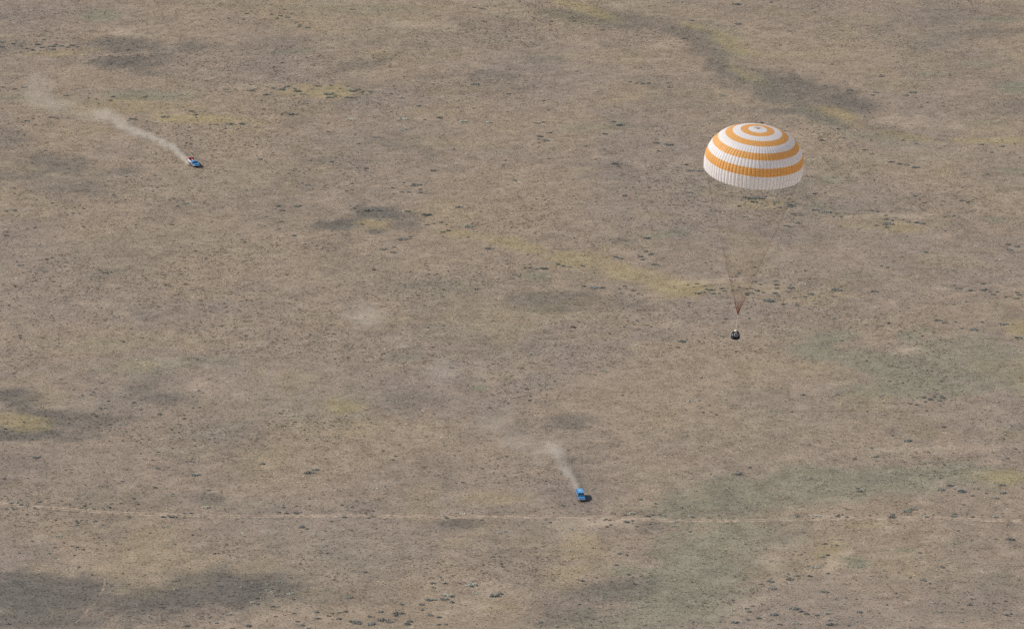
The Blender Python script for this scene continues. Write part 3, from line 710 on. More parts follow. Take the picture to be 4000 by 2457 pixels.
# where a shrub stands, named by things one can find: (x, y, words, what the count runs towards)
ZONES = [
 (180, 180, "in the long thicket beyond the dust trail", "towards the dark patch"),
 (100, 345, "beside the far end of the long dust trail", "towards the trail"),
 (210, 465, "on the yellow speck below the long dust trail", "towards the dust trail"),
 (520, 400, "on the green patch above the long dust trail", "towards the parachute"),
 (850, 480, "on the yellow streak above the truck with red load", "towards the parachute"),
 (900, 90, "scattered above the yellow thicket near the photo's top", "towards the parachute"),
 (930, 350, "on bare ground before the yellow thicket", "towards the yellow thicket"),
 (1220, 355, "in the thicket on the yellow patch", "towards the parachute"),
 (1150, 80, "in the two loose clumps above the yellow thicket", "towards the parachute"),
 (1280, 470, "on tan ground just below the yellow thicket", "towards the parachute"),
 (1600, 440, "on tan ground past the yellow thicket", "towards the parachute"),
 (1900, 60, "beside the bare top edge of the steppe", "towards the parachute"),
 (2150, 510, "in the sparse band level with the canopy's crown", "towards the canopy"),
 (2550, 480, "close in front of the canopy's crown", "towards the canopy"),
 (2560, 330, "in the small bunch above the canopy", "towards the canopy"),
 (2600, 90, "along the olive stream bed at the top", "towards the canopy"),
 (3450, 360, "in the line above the yellow streak", "away from the parachute"),
 (3250, 550, "just beyond the canopy's orange crown", "away from the canopy"),
 (3860, 570, "on the yellow streak level with the canopy", "away from the canopy"),
 (150, 830, "on tan ground below the truck with red load", "towards the truck"),
 (620, 740, "below the truck with red load", "towards the parachute"),
 (200, 1050, "on straw ground far below the truck's dust", "towards the capsule"),
 (800, 960, "on plain ground before the faint dust patch", "towards the capsule"),
 (1150, 720, "on tan ground before the dark oval patch", "towards the dark patch"),
 (1100, 850, "beside the tip of the dark oval patch", "towards the dark patch"),
 (1430, 820, "along the top of the dark oval patch", "towards the parachute"),
 (1600, 750, "in the loose group above the dark oval patch", "towards the parachute"),
 (1720, 895, "where the yellow stripe begins past the dark oval", "towards the parachute"),
 (1600, 950, "on tan ground below the dark oval patch", "towards the capsule"),
 (2430, 680, "on plain ground before the canopy's skirt", "towards the canopy"),
 (2120, 1050, "in the row along the yellow stripe", "towards the suspension lines"),
 (2500, 1000, "in the dense group above the yellow stripe", "towards the suspension lines"),
 (2380, 1130, "at the lower edge of the yellow stripe", "towards the suspension lines"),
 (2800, 1130, "behind the bundled suspension lines, inside the thicket", "towards the lines"),
 (2940, 780, "in the big clump right under the canopy's hem", "away from the canopy"),
 (3080, 1150, "in the open thicket past the suspension lines", "away from the lines"),
 (3130, 820, "in the two thickets past the canopy's hem", "away from the canopy"),
 (3470, 860, "on the bare strip with yellow edge", "away from the canopy"),
 (3520, 650, "in the long row level with the canopy's skirt", "away from the canopy"),
 (3880, 800, "on tan ground far past the canopy's skirt", "away from the canopy"),
 (3870, 1140, "in the edge thicket past the capsule", "away from the capsule"),
 (3950, 960, "in the small knot above the edge thicket", "away from the capsule"),
 (3450, 1090, "on plain ground between the two capsule-side thickets", "away from the capsule"),
 (3720, 1270, "along the top of the green meadow", "away from the capsule"),
 (3950, 1300, "beside the yellow corner of the green meadow", "away from the capsule"),
 (3640, 1560, "along the bottom of the green meadow", "away from the capsule"),
 (3200, 1600, "on tan ground before the green meadow", "away from the capsule"),
 (2830, 1340, "around the hanging capsule", "away from the near truck"),
 (2700, 1570, "on plain ground below the capsule", "away from the near truck"),
 (2300, 1460, "between the faint dust wisps and the capsule", "towards the capsule"),
 (1850, 1430, "near the faint dust wisps", "towards the capsule"),
 (1350, 1750, "on tan ground beyond the near truck's dust", "towards the near truck"),
 (400, 1550, "on straw ground between the dark streaks", "towards the near truck"),
 (100, 1320, "on plain ground above the dark streaks", "towards the near truck"),
 (750, 1780, "on plain ground above the wheel ruts", "towards the near truck"),
 (120, 1965, "in the row along the rutted track's start", "along the ruts"),
 (400, 1985, "beside the rutted track past its first bend", "along the ruts"),
 (700, 2005, "in the clump straddling the rutted track", "along the ruts"),
 (1150, 2000, "on the upper verge of the rutted track", "towards the near truck"),
 (1850, 2060, "beside the ruts before the near truck", "towards the near truck"),
 (300, 2120, "between the rutted track and the dark meadow", "towards the near truck"),
 (850, 2130, "on straw ground between ruts and pale bushes", "towards the near truck"),
 (400, 2420, "in the dark meadow by the trodden path", "away from the path"),
 (1050, 2310, "on the dark meadow's pale-bush side", "towards the near truck"),
 (1100, 2430, "on straw ground under the dark meadow", "towards the near truck"),
 (1320, 2400, "around the straight dark furrow", "towards the near truck"),
 (1500, 2430, "in the dense thicket at the bottom edge", "towards the near truck"),
 (1740, 2340, "in the sloping belt of bushes on straw ground", "towards the green meadow"),
 (1900, 2290, "at the upper end of the sloping belt", "towards the green meadow"),
 (2450, 2030, "around the bare pan below the near truck", "away from the near truck"),
 (2650, 2010, "beside the ruts past the bare pan", "away from the near truck"),
 (2750, 1900, "in the green strip past the near truck", "away from the near truck"),
 (2250, 2430, "in the brown hollow at the bottom edge", "away from the pale bushes"),
 (2400, 2280, "beside the green hollows", "away from the near truck"),
 (2920, 2400, "in the belt past the lower green strip", "away from the green strip"),
 (3150, 2015, "along the ruts past the green strip", "along the ruts"),
 (3500, 2000, "in the thicket where ruts meet bare soil", "along the ruts"),
 (3750, 2010, "beside the far end of the ruts", "along the ruts"),
 (3720, 1915, "in the thicket above the ruts' far end", "along the ruts"),
 (3370, 1920, "on the bare spot above the ruts", "along the ruts"),
 (3250, 2140, "along the dry gully below the ruts", "away from the gully mouth"),
 (3100, 2270, "in the gully's lower thicket", "away from the gully mouth"),
 (3150, 2400, "in the bottom-edge thicket past the gully", "away from the gully"),
 (3350, 2400, "in loose pairs at the bottom edge", "away from the gully"),
 (3650, 2340, "on straw ground far below the ruts", "away from the gully"),
 (3900, 2130, "on straw ground under the ruts' far end", "away from the gully"),
]
ORD = "first second third fourth fifth sixth seventh eighth ninth tenth eleventh twelfth thirteenth fourteenth fifteenth sixteenth seventeenth eighteenth nineteenth twentieth".split()
ORD += ["twenty-" + w for w in ORD[:9]] + ["thirtieth"] + ["thirty-" + w for w in ORD[:9]]


def bush_mesh(name, seed, mat, lobes):
    """an uneven cushion of twiggy leaf clumps: several stems' worth, gaps between"""
    rd = random.Random(seed)
    V, F = [], []
    cs = [(0, 0, 1.0)] if lobes == 1 else [(rd.uniform(-.42, .42), rd.uniform(-.30, .30), rd.uniform(.45, .8)) for _ in range(lobes)]
    for cx, cy, cr in cs:
        for _ in range(150 // len(cs) + 14):
            a = rd.uniform(0, 6.283); q = rd.random() ** .6; el = math.asin(rd.uniform(0.02, 1.0))
            rr = .5 * cr * (.6 + .4 * q) * rd.uniform(.75, 1.12)
            px, py, pz = cx + math.cos(a) * math.cos(el) * rr, cy + math.sin(a) * math.cos(el) * rr, math.sin(el) * rr * 1.0
            w = rd.uniform(.045, .10)
            d1 = Vector((rd.uniform(-1, 1), rd.uniform(-1, 1), rd.uniform(-.3, 1))).normalized()
            d2 = d1.cross(Vector((rd.uniform(-1, 1), rd.uniform(-1, 1), rd.uniform(-1, 1)))).normalized()
            p = Vector((px, py, pz))
            i = len(V)
            V += [tuple(p - d1 * w), tuple(p + d2 * w * .8), tuple(p + d1 * w * 1.3), tuple(p - d2 * w * .6)]
            F += [(i, i + 1, i + 2, i + 3)]
    V = [(x, y, max(z, 0.01)) for x, y, z in V]
    me = bpy.data.meshes.new(name)
    me.from_pydata(V, [], F)
    me.materials.append(mat)
    return me


bush_dark = [bush_mesh("shrub", 300 + k, M_SHRUB, 1 + k % 3) for k in range(6)]
bush_wide = [bush_mesh("shrub", 330 + k, M_SHRUB, 4 + k % 2) for k in range(4)]
bush_pale = [bush_mesh("pale_shrub", 360 + k, M_SHRUB_PALE, 1 + k % 3) for k in range(4)]
allsh = []
for (ox, oy), s in TILES.items():
    for it in s.split():
        a, b, w = map(float, it.split(","))
        allsh.append((ox + a / Z, oy + b / Z, abs(w) / Z, w < 0))
allsh.sort(key=lambda t: -t[2])
single, rest = allsh[:300], allsh[300:]
zone_of = {}
for t in single:
    k = min(range(len(ZONES)), key=lambda i: (ZONES[i][0] - t[0]) ** 2 + (3.0 * (ZONES[i][1] - t[1])) ** 2)
    zone_of.setdefault(k, []).append(t)
rd = random.Random(77)


def shrub_place(t):
    px, py, w, pale = t
    p = at(px, py + 2)
    ppm = FPX / ((p - _c).dot(_f))
    wid = w / ppm
    return p, wid


proto_shrub = None
for k, lst in zone_of.items():
    zx, zy, where, way = ZONES[k]
    lst.sort(key=lambda t: t[0])
    for n_, t in enumerate(lst):
        p, wid = shrub_place(t)
        pale = t[3]
        me = rd.choice(bush_pale if pale else (bush_wide if wid > 2.2 else bush_dark))
        if proto_shrub is None:
            proto_shrub = bpy.data.objects.new("shrub", me)
            o = proto_shrub
        else:
            o = proto_shrub.copy(); o.data = me
        COL.objects.link(o)
        o.location = (p.x, p.y, 0)
        o.rotation_euler = (0, 0, rd.choice((0, math.pi)) + rd.uniform(-.5, .5))
        hgt = min(.9, .27 + .14 * wid) * rd.uniform(.85, 1.2)
        o.scale = (wid * 1.0, wid * rd.uniform(.8, 1.15), hgt * 2 * (.8 if pale else 1))
        sizew = "sprawling" if wid > 3.0 else ("broad" if wid > 2.0 else ("rounded" if wid > 1.55 else "small"))
        tone = "pale grey-green" if pale else "dark grey-green"
        cnt = ORD[n_] + " " + way if len(lst) > 1 else ""
        for head in (sizew + " " + tone, tone, tone.split()[0]):
            lab = "%s shrub %s%s" % (head, where, ", " + cnt if cnt else "")
            if len(lab.split()) <= 16:
                break
        o["label"] = lab
        o["category"] = "shrub"
        o["group"] = "shrubs dotted over the steppe"

# the smaller shrubs, beyond the three hundred largest, are one mass
sp, ss, sr, si = [], [], [], []
for t in rest:
    p, wid = shrub_place(t)
    sp.append((p.x, p.y, 0)); h = min(.9, .27 + .14 * wid) * 2
    ss.append((wid * 1.1, wid * 1.0, h)); sr.append((0, 0, rd.uniform(0, 6.28)))
    si.append(rd.randrange(6, 9) if t[3] else rd.randrange(0, 6))
# low bushes growing along the far verge of the track and over the open steppe
for i in range(0, len(track_line), 1):
    if rd.random() < .5:
        q = track_line[i]
        w = rd.uniform(.4, 1.0)
        sp.append((q.x + rd.uniform(-1, 1), q.y + rd.choice((1, 1, 1, -1)) * rd.uniform(2.2, 5.5), 0)); ss.append((w, w, w * .8)); sr.append((0, 0, rd.uniform(0, 6.28))); si.append(rd.randrange(0, 6))
cand = np.stack([rng.uniform(-260, 260, 24000), rng.uniform(-400, 620, 24000)], 1)
cpx, cpy = ground_to_px(cand[:, 0], cand[:, 1])
ok = (cpx > -300) & (cpx < 4300) & (cpy > -60) & (cpy < 2520)
cand = cand[ok]
_, _, _, cd, _ = steppe(cand[:, 0], cand[:, 1])
dens = np.clip((fbm(cand[:, 0] / 26, cand[:, 1] / 34, 511, 3) - .47) * 1.3, .008, .4) * (1 - .6 * cd)
cand = cand[rng.random(len(cand)) < dens * .75]
for x, y in cand:
    w = .40 + rd.gammavariate(2.0, .16)
    sp.append((x, y, 0)); ss.append((w * 1.2, w, w * .62)); sr.append((0, 0, rd.uniform(0, 6.28))); si.append(rd.choice((0, 1, 2, 3, 4, 5, 5, 6, 7, 8)))
small = scatter("small_shrubs", np.array(sp), np.array(ss), np.array(sr), np.array(si), np.full((len(sp), 3), .1), bush_dark + bush_pale[:3])
small["kind"] = "stuff"
small["label"] = "countless small dark shrubs sprinkled over the dry steppe"

# ------------------------------------------------------------------ parachute
DIST = 1348.0
PPM = FPX / DIST
knot = at_dist(2881, 1231, DIST)
TILT = R(22.5)
du, dr = 556.0, 51.0
L_ = math.hypot(du, dr)
axis_v = (Vector((1, 0, 0)) * (dr / L_ * math.cos(TILT)) + _u * (du / L_ * math.cos(TILT)) - _f * math.sin(TILT)).normalized()
RAD = 382.0 / 2 / PPM
rim_c = knot + axis_v * (L_ / math.cos(TILT) / PPM)
e1 = (_f - axis_v * _f.dot(axis_v)).normalized() * -1.0      # horizontal of the canopy, pointing at the camera side
e2 = axis_v.cross(e1).normalized()
PM = Matrix((e1, e2, axis_v)).transposed().to_4x4()
PM.translation = rim_c
para = thing("parachute", "huge orange and white striped parachute canopy with long rigging lines above the capsule", "parachute")
para.matrix_world = PM

PROFILE = [(.0, .915), (.05, .914), (.19, .903), (.344, .884), (.503, .842), (.644, .78), (.72, .737), (.78, .686), (.835, .63), (.88, .573), (.92, .505), (.955, .430), (.983, .345), (.997, .262), (1.002, .17), (1.0, .08), (.992, 0)]
BANDS = [("white_band", "white crown disc round the vent", .0, .19, M_FWHITE), ("orange_band", "uppermost orange band", .19, .344, M_FORANGE), ("white_band", "uppermost white band", .344, .503, M_FWHITE),
         ("orange_band", "second orange band from the top", .503, .644, M_FORANGE), ("white_band", "second white band from the top", .644, .78, M_FWHITE),
         ("orange_band", "third orange band from the top", .78, .88, M_FORANGE), ("white_band", "third white band from the top", .88, .955, M_FWHITE),
         ("orange_band", "lowest orange band", .955, .997, M_FORANGE), ("white_band", "white skirt along the hem", .997, .992, M_FWHITE)]
PR = np.array(PROFILE)
# parameter = profile index; radius grows along it
arc = np.concatenate([[0], np.cumsum(np.hypot(np.diff(PR[:, 0]), np.diff(PR[:, 1])))])


def spl(i):
    """smooth profile: Catmull-Rom through the listed points"""
    k = int(min(max(math.floor(i), 0), len(PR) - 2)); t = i - k
    p0 = PR[max(k - 1, 0)].copy(); p1 = PR[k]; p2 = PR[k + 1]; p3 = PR[min(k + 2, len(PR) - 1)]
    if k == 0:
        p0 = np.array((-PR[1][0], PR[1][1]))
    return 0.5 * ((2 * p1) + (p2 - p0) * t + (2 * p0 - 5 * p1 + 4 * p2 - p3) * t * t + (-p0 + 3 * p1 - 3 * p2 + p3) * t ** 3)


RIDX = {.0: 0, .19: 2, .344: 3, .503: 4, .644: 5, .78: 7, .88: 9, .955: 11, .997: 13, .992: 16}
GORES = 80
SUBG = 6
rdp = random.Random(9)
puff = [rdp.uniform(.75, 1.25) for _ in range(GORES)]
lowr = [rdp.uniform(-1, 1) for _ in range(GORES)]


def canopy_point(i, g, t):
    """profile index, gore number, place across the gore 0..1"""
    r, z = spl(i)
    run = (i / 16.0)
    depth = (.002 + .010 * min(1, max(0, (r - .25) / .75)) ** 1.2 + .007 * max(0, (i - 11) / 5.0)) * puff[g % GORES]
    s = math.sin(math.pi * t) ** .75 if 0 < t < 1 else 0.0
    a = 2 * math.pi * (g + t) / GORES
    # a slow unevenness of the inflated cloth
    ir = 1 + .009 * math.sin(3 * a + 1.3) * run + .005 * math.sin(7 * a + .5) * run + .003 * lowr[g % GORES] * run * s
    rr = (r * ir + depth * (s - .55)) * RAD
    zz = (z - (.010 * s if i > 15.5 else 0.0)) * RAD
    return (rr * math.cos(a), rr * math.sin(a), zz)


def gore_panel(V, F, A, S, i0, i1, rows, g):
    base = len(V)
    for k in range(rows + 1):
        i = i0 + (i1 - i0) * k / rows
        for q in range(SUBG + 1):
            V.append(canopy_point(i, g, q / SUBG)); A.append(float(np.interp(i, np.arange(len(arc)), arc))); S.append(1.0 if q in (0, SUBG) else 0.0)
    w = SUBG + 1
    for k in range(rows):
        for q in range(SUBG):
            v = base + k * w + q
            F.append((v, v + w, v + w + 1, v + 1))


def canopy_obj(name, V, F, A, S, mat, parent):
    me = bpy.data.meshes.new(name)
    me.from_pydata(V, [], F)
    at_ = me.attributes.new("run", 'FLOAT', 'POINT'); at_.data.foreach_set("value", A)
    at_ = me.attributes.new("seam", 'FLOAT', 'POINT'); at_.data.foreach_set("value", S)
    me.polygons.foreach_set("use_smooth", [True] * len(F))
    return link(name, me, mat, parent)


front = [g % GORES for g in range(-22, 22)]
for nm, lab, r0, r1, mat in BANDS:
    i0, i1 = RIDX[r0], RIDX[r1]
    rows = max(4, 4 * (i1 - i0))
    singles = front if i0 >= 5 else []
    V, F, A, S = [], [], [], []
    for g in range(GORES):
        if g not in singles:
            gore_panel(V, F, A, S, i0 + (.3 if i0 == 0 else 0), i1, rows, g)
    band = canopy_obj(nm, V, F, A, S, mat, para)
    band["label"] = lab
    for g in singles:
        V, F, A, S = [], [], [], []
        gore_panel(V, F, A, S, i0, i1, rows, g)
        canopy_obj("panel", V, F, A, S, mat, band)

# crown ring with its loops
bm = bmesh.new()
add_torus(bm, .018 * RAD, .005 * RAD, Matrix.Translation((0, 0, .918 * RAD)))
for k in range(5):
    a = 2.2 + k * .5
    add_tube(bm, [(.02 * RAD * math.cos(a), .02 * RAD * math.sin(a), .92 * RAD), ((.05 + .02 * k % .05) * RAD * math.cos(a), .06 * RAD * math.sin(a), .93 * RAD), (.11 * RAD * math.cos(a + .3), .09 * RAD * math.sin(a + .3), .918 * RAD)], .045, 5)
bm_obj("crown_ring", bm, paint("crown_webbing", (.20, .15, .09), .9), para)

# rigging: one line from every seam of the hem down to the knot
PMI = PM.inverted()
kl = PMI @ knot
for g in range(GORES):
    h = Vector(canopy_point(16, g, 0.0))
    bm = bmesh.new()
    mid = h.lerp(kl, .5) + Vector((0, 0, -.12))
    add_tube(bm, [h, mid, kl], .0072, 3, cap=False)
    bm_obj("suspension_line", bm, M_LINE, para)
# gathered webbing just above the knot
bm = bmesh.new()
for k in range(9):
    g = k * 9 - 20
    h = Vector(canopy_point(16, g, 0.0))
    add_tube(bm, [kl.lerp(h, .10), kl], .035, 4, .05)
bm_obj("riser_webbing", bm, paint("rust_webbing", (.36, .12, .05), .9), para)

# ------------------------------------------------------------------ capsule
cap_top = at_dist(2872.5, 1290, DIST)
cap_base = cap_top - Vector((0, 0, 2.24))
capsule = thing("space_capsule", "small charred black bell-shaped space capsule hanging below the parachute lines", "capsule", cap_base)
up_tilt = axis_v.lerp(Vector((0, 0, 1)), .75).normalized()
capsule.scale = (1.06, 1.06, 1.0)
capsule.rotation_euler = Vector((0, 0, 1)).rotation_difference(up_tilt).to_euler()
PROF_C = [(0, .0), (.55, .015), (.86, .07), (1.0, .17), (1.075, .34), (1.09, .55), (1.065, .85), (1.005, 1.15), (.925, 1.42), (.82, 1.70), (.70, 1.93), (.60, 2.06), (.52, 2.11), (.40, 2.13), (0, 2.13)]
bm = bmesh.new()
add_lathe(bm, PROF_C[3:], 40)
bm_obj("hull", bm, M_CHAR, capsule, True)
bm = bmesh.new()
add_lathe(bm, [(0, 0), (.55, .0), (.86, .055), (1.005, .155), (1.04, .20), (1.0, .235), (.9, .22)], 40)
bm_obj("heat_shield", bm, M_SHIELD, capsule, True)


def on_hull(az, z, out=0.0):
    """frame on the hull, z axis pointing outwards"""
    p = np.array(PROF_C[1:-1])
    r = float(np.interp(z, p[:, 1], p[:, 0]))
    r2 = float(np.interp(z + .15, p[:, 1], p[:, 0])); r1 = float(np.interp(z - .15, p[:, 1], p[:, 0]))
    sl = math.atan2(r1 - r2, .30)
    nrm = Vector((math.cos(az) * math.cos(sl), math.sin(az) * math.cos(sl), math.sin(sl)))
    q = nrm.to_track_quat('Z', 'Y').to_matrix().to_4x4()
    q.translation = Vector((r * math.cos(az), r * math.sin(az), z)) + nrm * out
    return q


AZF = R(-90 + 10)
fr = on_hull(AZF, 1.36, .0)
bm = bmesh.new()
add_torus(bm, .44, .075, fr, 28, 8)
bm_obj("hatch_ring", bm, M_RING, capsule, True)
bm = bmesh.new()
add_lathe(bm, [(0, .03), (.30, .035), (.42, .06), (.42, -.08)], 24, fr)
bm_obj("parachute_bay", bm, M_INNER, capsule)
fw = on_hull(R(-90 - 48), 1.22, .0)
bm = bmesh.new()
add_torus(bm, .15, .035, fw, 20, 6)
w_ = bm_obj("porthole_ring", bm, M_RING, capsule, True)
bm = bmesh.new()
add_lathe(bm, [(0, .02), (.13, .02), (.13, -.04)], 16, fw)
bm_obj("pane", bm, M_GLASS, w_)
bm = bmesh.new()
add_torus(bm, .50, .035, Matrix.Translation((0, 0, 2.11)), 28, 6)
bm_obj("top_ring", bm, M_RIM, capsule, True)
bm = bmesh.new()
add_lathe(bm, [(.31, 2.12), (.30, 2.22), (.21, 2.32), (0, 2.36)], 20, Matrix.Translation((.02, -.08, 0)))
bm_obj("top_hatch", bm, M_CREAM, capsule, True)
bm = bmesh.new()
add_tube(bm, [(.42, -.05, 2.0), (.52, -.1, 2.2)], .05, 6)
add_tube(bm, [(-.40, .2, 2.0), (-.46, .25, 2.15)], .04, 6)
bm_obj("aerial", bm, M_RING, capsule)
for az_, z_ in ((R(-60), .75), (R(-150), .7), (R(-10), .9)):
    bm = bmesh.new()
    fm = on_hull(az_, z_, -.01)
    add_lathe(bm, [(0, .03), (.09, .03), (.11, 0)], 10, fm)
    bm_obj("thruster_cover", bm, M_SHIELD, capsule)

# riser: cream cord from the knot over the capsule's top into the open bay
bpy.context.view_layer.update()
CM = capsule.matrix_world.copy()
bay = CM @ (fr.translation + Vector((0, -.1, 0)))
lip = CM @ Vector((.10, -.42, 2.28))
bm = bmesh.new()
sag = [knot.lerp(lip, t) + Vector((math.sin(t * 3.14) * .06, 0, 0)) for t in (0, .25, .5, .75, 1)]
add_tube(bm, [PMI @ p for p in sag + [bay]], .055, 6)
bm_obj("riser", bm, M_CORD, para)

# ------------------------------------------------------------------ six-wheeled trucks
def wheels(root, xs, rad=.66, wid=.44, y=1.06):
    for x in xs:
        for s in (-1, 1):
            M = Matrix.Translation((x, s * y, rad)) @ Matrix.Rotation(R(90), 4, 'X')
            bm = bmesh.new()
            add_lathe(bm, [(.36, -wid / 2), (rad * .92, -wid / 2), (rad, -wid * .36), (rad, wid * .36), (rad * .92, wid / 2), (.36, wid / 2), (.36, -wid / 2)], 20, M)
            w = bm_obj("wheel", bm, M_TYRE, root)
            bm = bmesh.new()
            add_lathe(bm, [(0, -wid * .2), (.2, -wid * .3), (.36, -wid * .48)], 14, M)
            add_lathe(bm, [(0, wid * .2), (.2, wid * .3), (.36, wid * .48)], 14, M)
            bm_obj("rim", bm, M_RIM, w)


def common_front(root, body_mat):
    bm = bmesh.new()
    add_box(bm, 4.52, 4.70, -1.22, 1.22, .80, 1.0)
    bevel(bm, .04)
    bm_obj("bumper", bm, M_WHITE, root)
    bm = bmesh.new()
    add_prism(bm, [(2.95, 1.58), (2.95, 1.50), (4.55, 1.24), (4.58, 1.30), (4.40, 1.40)], -1.08, 1.08)
    bevel(bm, .02)
    bm_obj("bonnet", bm, body_mat, root)
    for s in (-1, 1):
        for yy in (.82, 1.04):
            bm = bmesh.new()
            add_lathe(bm, [(0, .05), (.07, .035), (.10, 0), (.10, -.06)], 12, Matrix.Translation((4.55, s * yy, 1.13)) @ Matrix.Rotation(R(90), 4, 'Y'))
            bm_obj("headlight", bm, M_LAMP, root)
        bm = bmesh.new()
        add_tube(bm, [(2.75, s * 1.15, 1.65), (2.85, s * 1.42, 1.80)], .025, 5)
        add_box(bm, 2.82, 2.90, s * 1.42 - .11, s * 1.42 + .11, 1.70, 2.02)
        bm_obj("mirror", bm, M_DARK, root)


def hull(root, top, mat):
    bm = bmesh.new()
    add_prism(bm, [(-4.55, .95), (-4.60, top), (2.9, top), (4.50, 1.24), (4.62, 1.05), (4.40, .75), (3.3, .52), (-3.9, .52)], -1.22, 1.22)
    bevel(bm, .05)
    bm_obj("body", bm, mat, root)
    for s in (-1, 1):
        bm = bmesh.new()
        add_box(bm, -4.3, 4.2, s * 1.235 - .012, s * 1.235 + .012, 1.18, 1.26)
        bm_obj("side_stripe", bm, M_WHITE, root)
        for x in (-2.6, 0.0, 2.6):
            bm = bmesh.new()
            a = [(x + .86 * math.cos(R(k)), .62 + .80 * math.sin(R(k))) for k in range(0, 181, 20)]
            add_prism(bm, [(x + .86, .50)] + a + [(x - .86, .50)], s * 1.245 - .015, s * 1.245 + .015)
            bm_obj("wheel_arch", bm, M_DARK, root)


def passenger(loc, rz):
    t = thing("passenger_truck", "light blue six-wheeled vehicle with closed cabin and roof, driving above the wheel ruts", "truck", loc, rz, "blue search vehicles crossing the steppe")
    hull(t, 1.48, M_BLUE)
    wheels(t, (-2.6, 0, 2.6))
    common_front(t, M_BLUE)
    tp = lambda z: .20 * max(0, (z - 1.48)) / .95
    # cabin shell: sides, rear and roof, open at the windscreen
    for s in (-1, 1):
        bm = bmesh.new()
        add_prism(bm, [(-4.5, 1.49), (-4.25, 2.38), (1.35, 2.40), (2.85, 1.49)], -1.19 if s < 0 else 1.13, -1.13 if s < 0 else 1.19)
        for v in bm.verts:
            v.co.y -= s * .20 * max(0, (v.co.z - 1.49)) / .9
        bm_obj("cabin_side", bm, M_BLUE, t)
        for x0, x1 in ((-3.9, -2.7), (-2.5, -1.2), (-1.0, .2), (.4, 1.5)):
            bm = bmesh.new()
            add_box(bm, x0, x1, s * 1.20 - .01, s * 1.20 + .01, 1.72, 2.20)
            for v in bm.verts:
                v.co.y -= s * .20 * (v.co.z - 1.49) / .9
            bm_obj("side_window", bm, M_GLASS, t)
    bm = bmesh.new()
    add_prism(bm, [(-4.5, 1.49), (-4.42, 1.49), (-4.20, 2.36), (-4.27, 2.38)], -1.12, 1.12)
    bm_obj("cabin_rear", bm, M_BLUE, t)
    bm = bmesh.new()
    add_prism(bm, [(-4.30, 2.37), (-4.22, 2.46), (-2.0, 2.52), (1.30, 2.48), (1.42, 2.40)], -1.0, 1.0)
    bevel(bm, .035)
    rf = bm_obj("roof", bm, M_ROOF, t)
    bm = bmesh.new()
    add_box(bm, -1.75, -1.15, -.36, .12, 2.53, 2.60)
    bm_obj("roof_hatch", bm, M_WHITE, rf)
    # windscreen: two panes in a white frame
    def ws(u, y):   # u 0 bottom .. 1 top
        return (2.85 - 1.45 * u, y * (1.13 - .19 * u), 1.50 + .90 * u)
    for s in (-1, 1):
        bm = bmesh.new()
        q = [bm.verts.new(ws(u, y)) for u, y in ((.03, s * .03), (.03, s * .97), (.97, s * .97), (.97, s * .03))]
        q2 = [bm.verts.new(v.co + Vector((-.02, 0, -.015))) for v in q]
        bm.faces.new(q); bm.faces.new(q2[::-1])
        for i in range(4):
            bm.faces.new((q[i], q2[i], q2[(i + 1) % 4], q[(i + 1) % 4]))
        bm_obj("windscreen_pane", bm, M_GLASS, t)
    bm = bmesh.new()
    for u0, u1, y in ((0, 1, 0), (0, 1, -1), (0, 1, 1)):
        add_tube(bm, [ws(u0, y), ws(u1, y)], .035, 5)
    add_tube(bm, [ws(0, -1), ws(0, 1)], .035, 5); add_tube(bm, [ws(1, -1), ws(1, 1)], .035, 5)
    bm_obj("windscreen_frame", bm, M_BLUE, t)
    bm = bmesh.new()
    for y in (-.5, .45):
        add_tube(bm, [(2.93, y, 1.53), (2.45, y + .25, 1.83)], .02, 4)
        add_tube(bm, [(2.45, y + .25, 1.83), (2.2, y - .1, 1.98)], .02, 4)
    bm_obj("wiper", bm, M_WHITE, t)
    bm = bmesh.new()
    add_box(bm, 2.0, 2.7, -1.02, 1.02, 1.49, 1.58)
    bm_obj("dashboard", bm, M_DARK, t)
    for y in (-.55, .55):
        bm = bmesh.new()
        add_box(bm, .75, 1.45, y - .3, y + .3, 1.49, 1.70)
        add_box(bm, .65, .80, y - .3, y + .3, 1.70, 2.22)
        bevel(bm, .03)
        bm_obj("seat", bm, M_NAVY, t)
    bm = bmesh.new()
    add_box(bm, 1.75, 2.15, .35, .75, 1.585, 1.78, .05)
    o = bm_obj("red_bag", bm, paint("red_cloth", (.62, .12, .12), .8), t)
    bm = bmesh.new()
    add_torus(bm, .2, .02, Matrix.Translation((1.75, -.5, 1.78)) @ Matrix.Rotation(R(50), 4, 'Y'), 16, 5)
    bm_obj("steering_wheel", bm, M_WHITE, t)
    return t


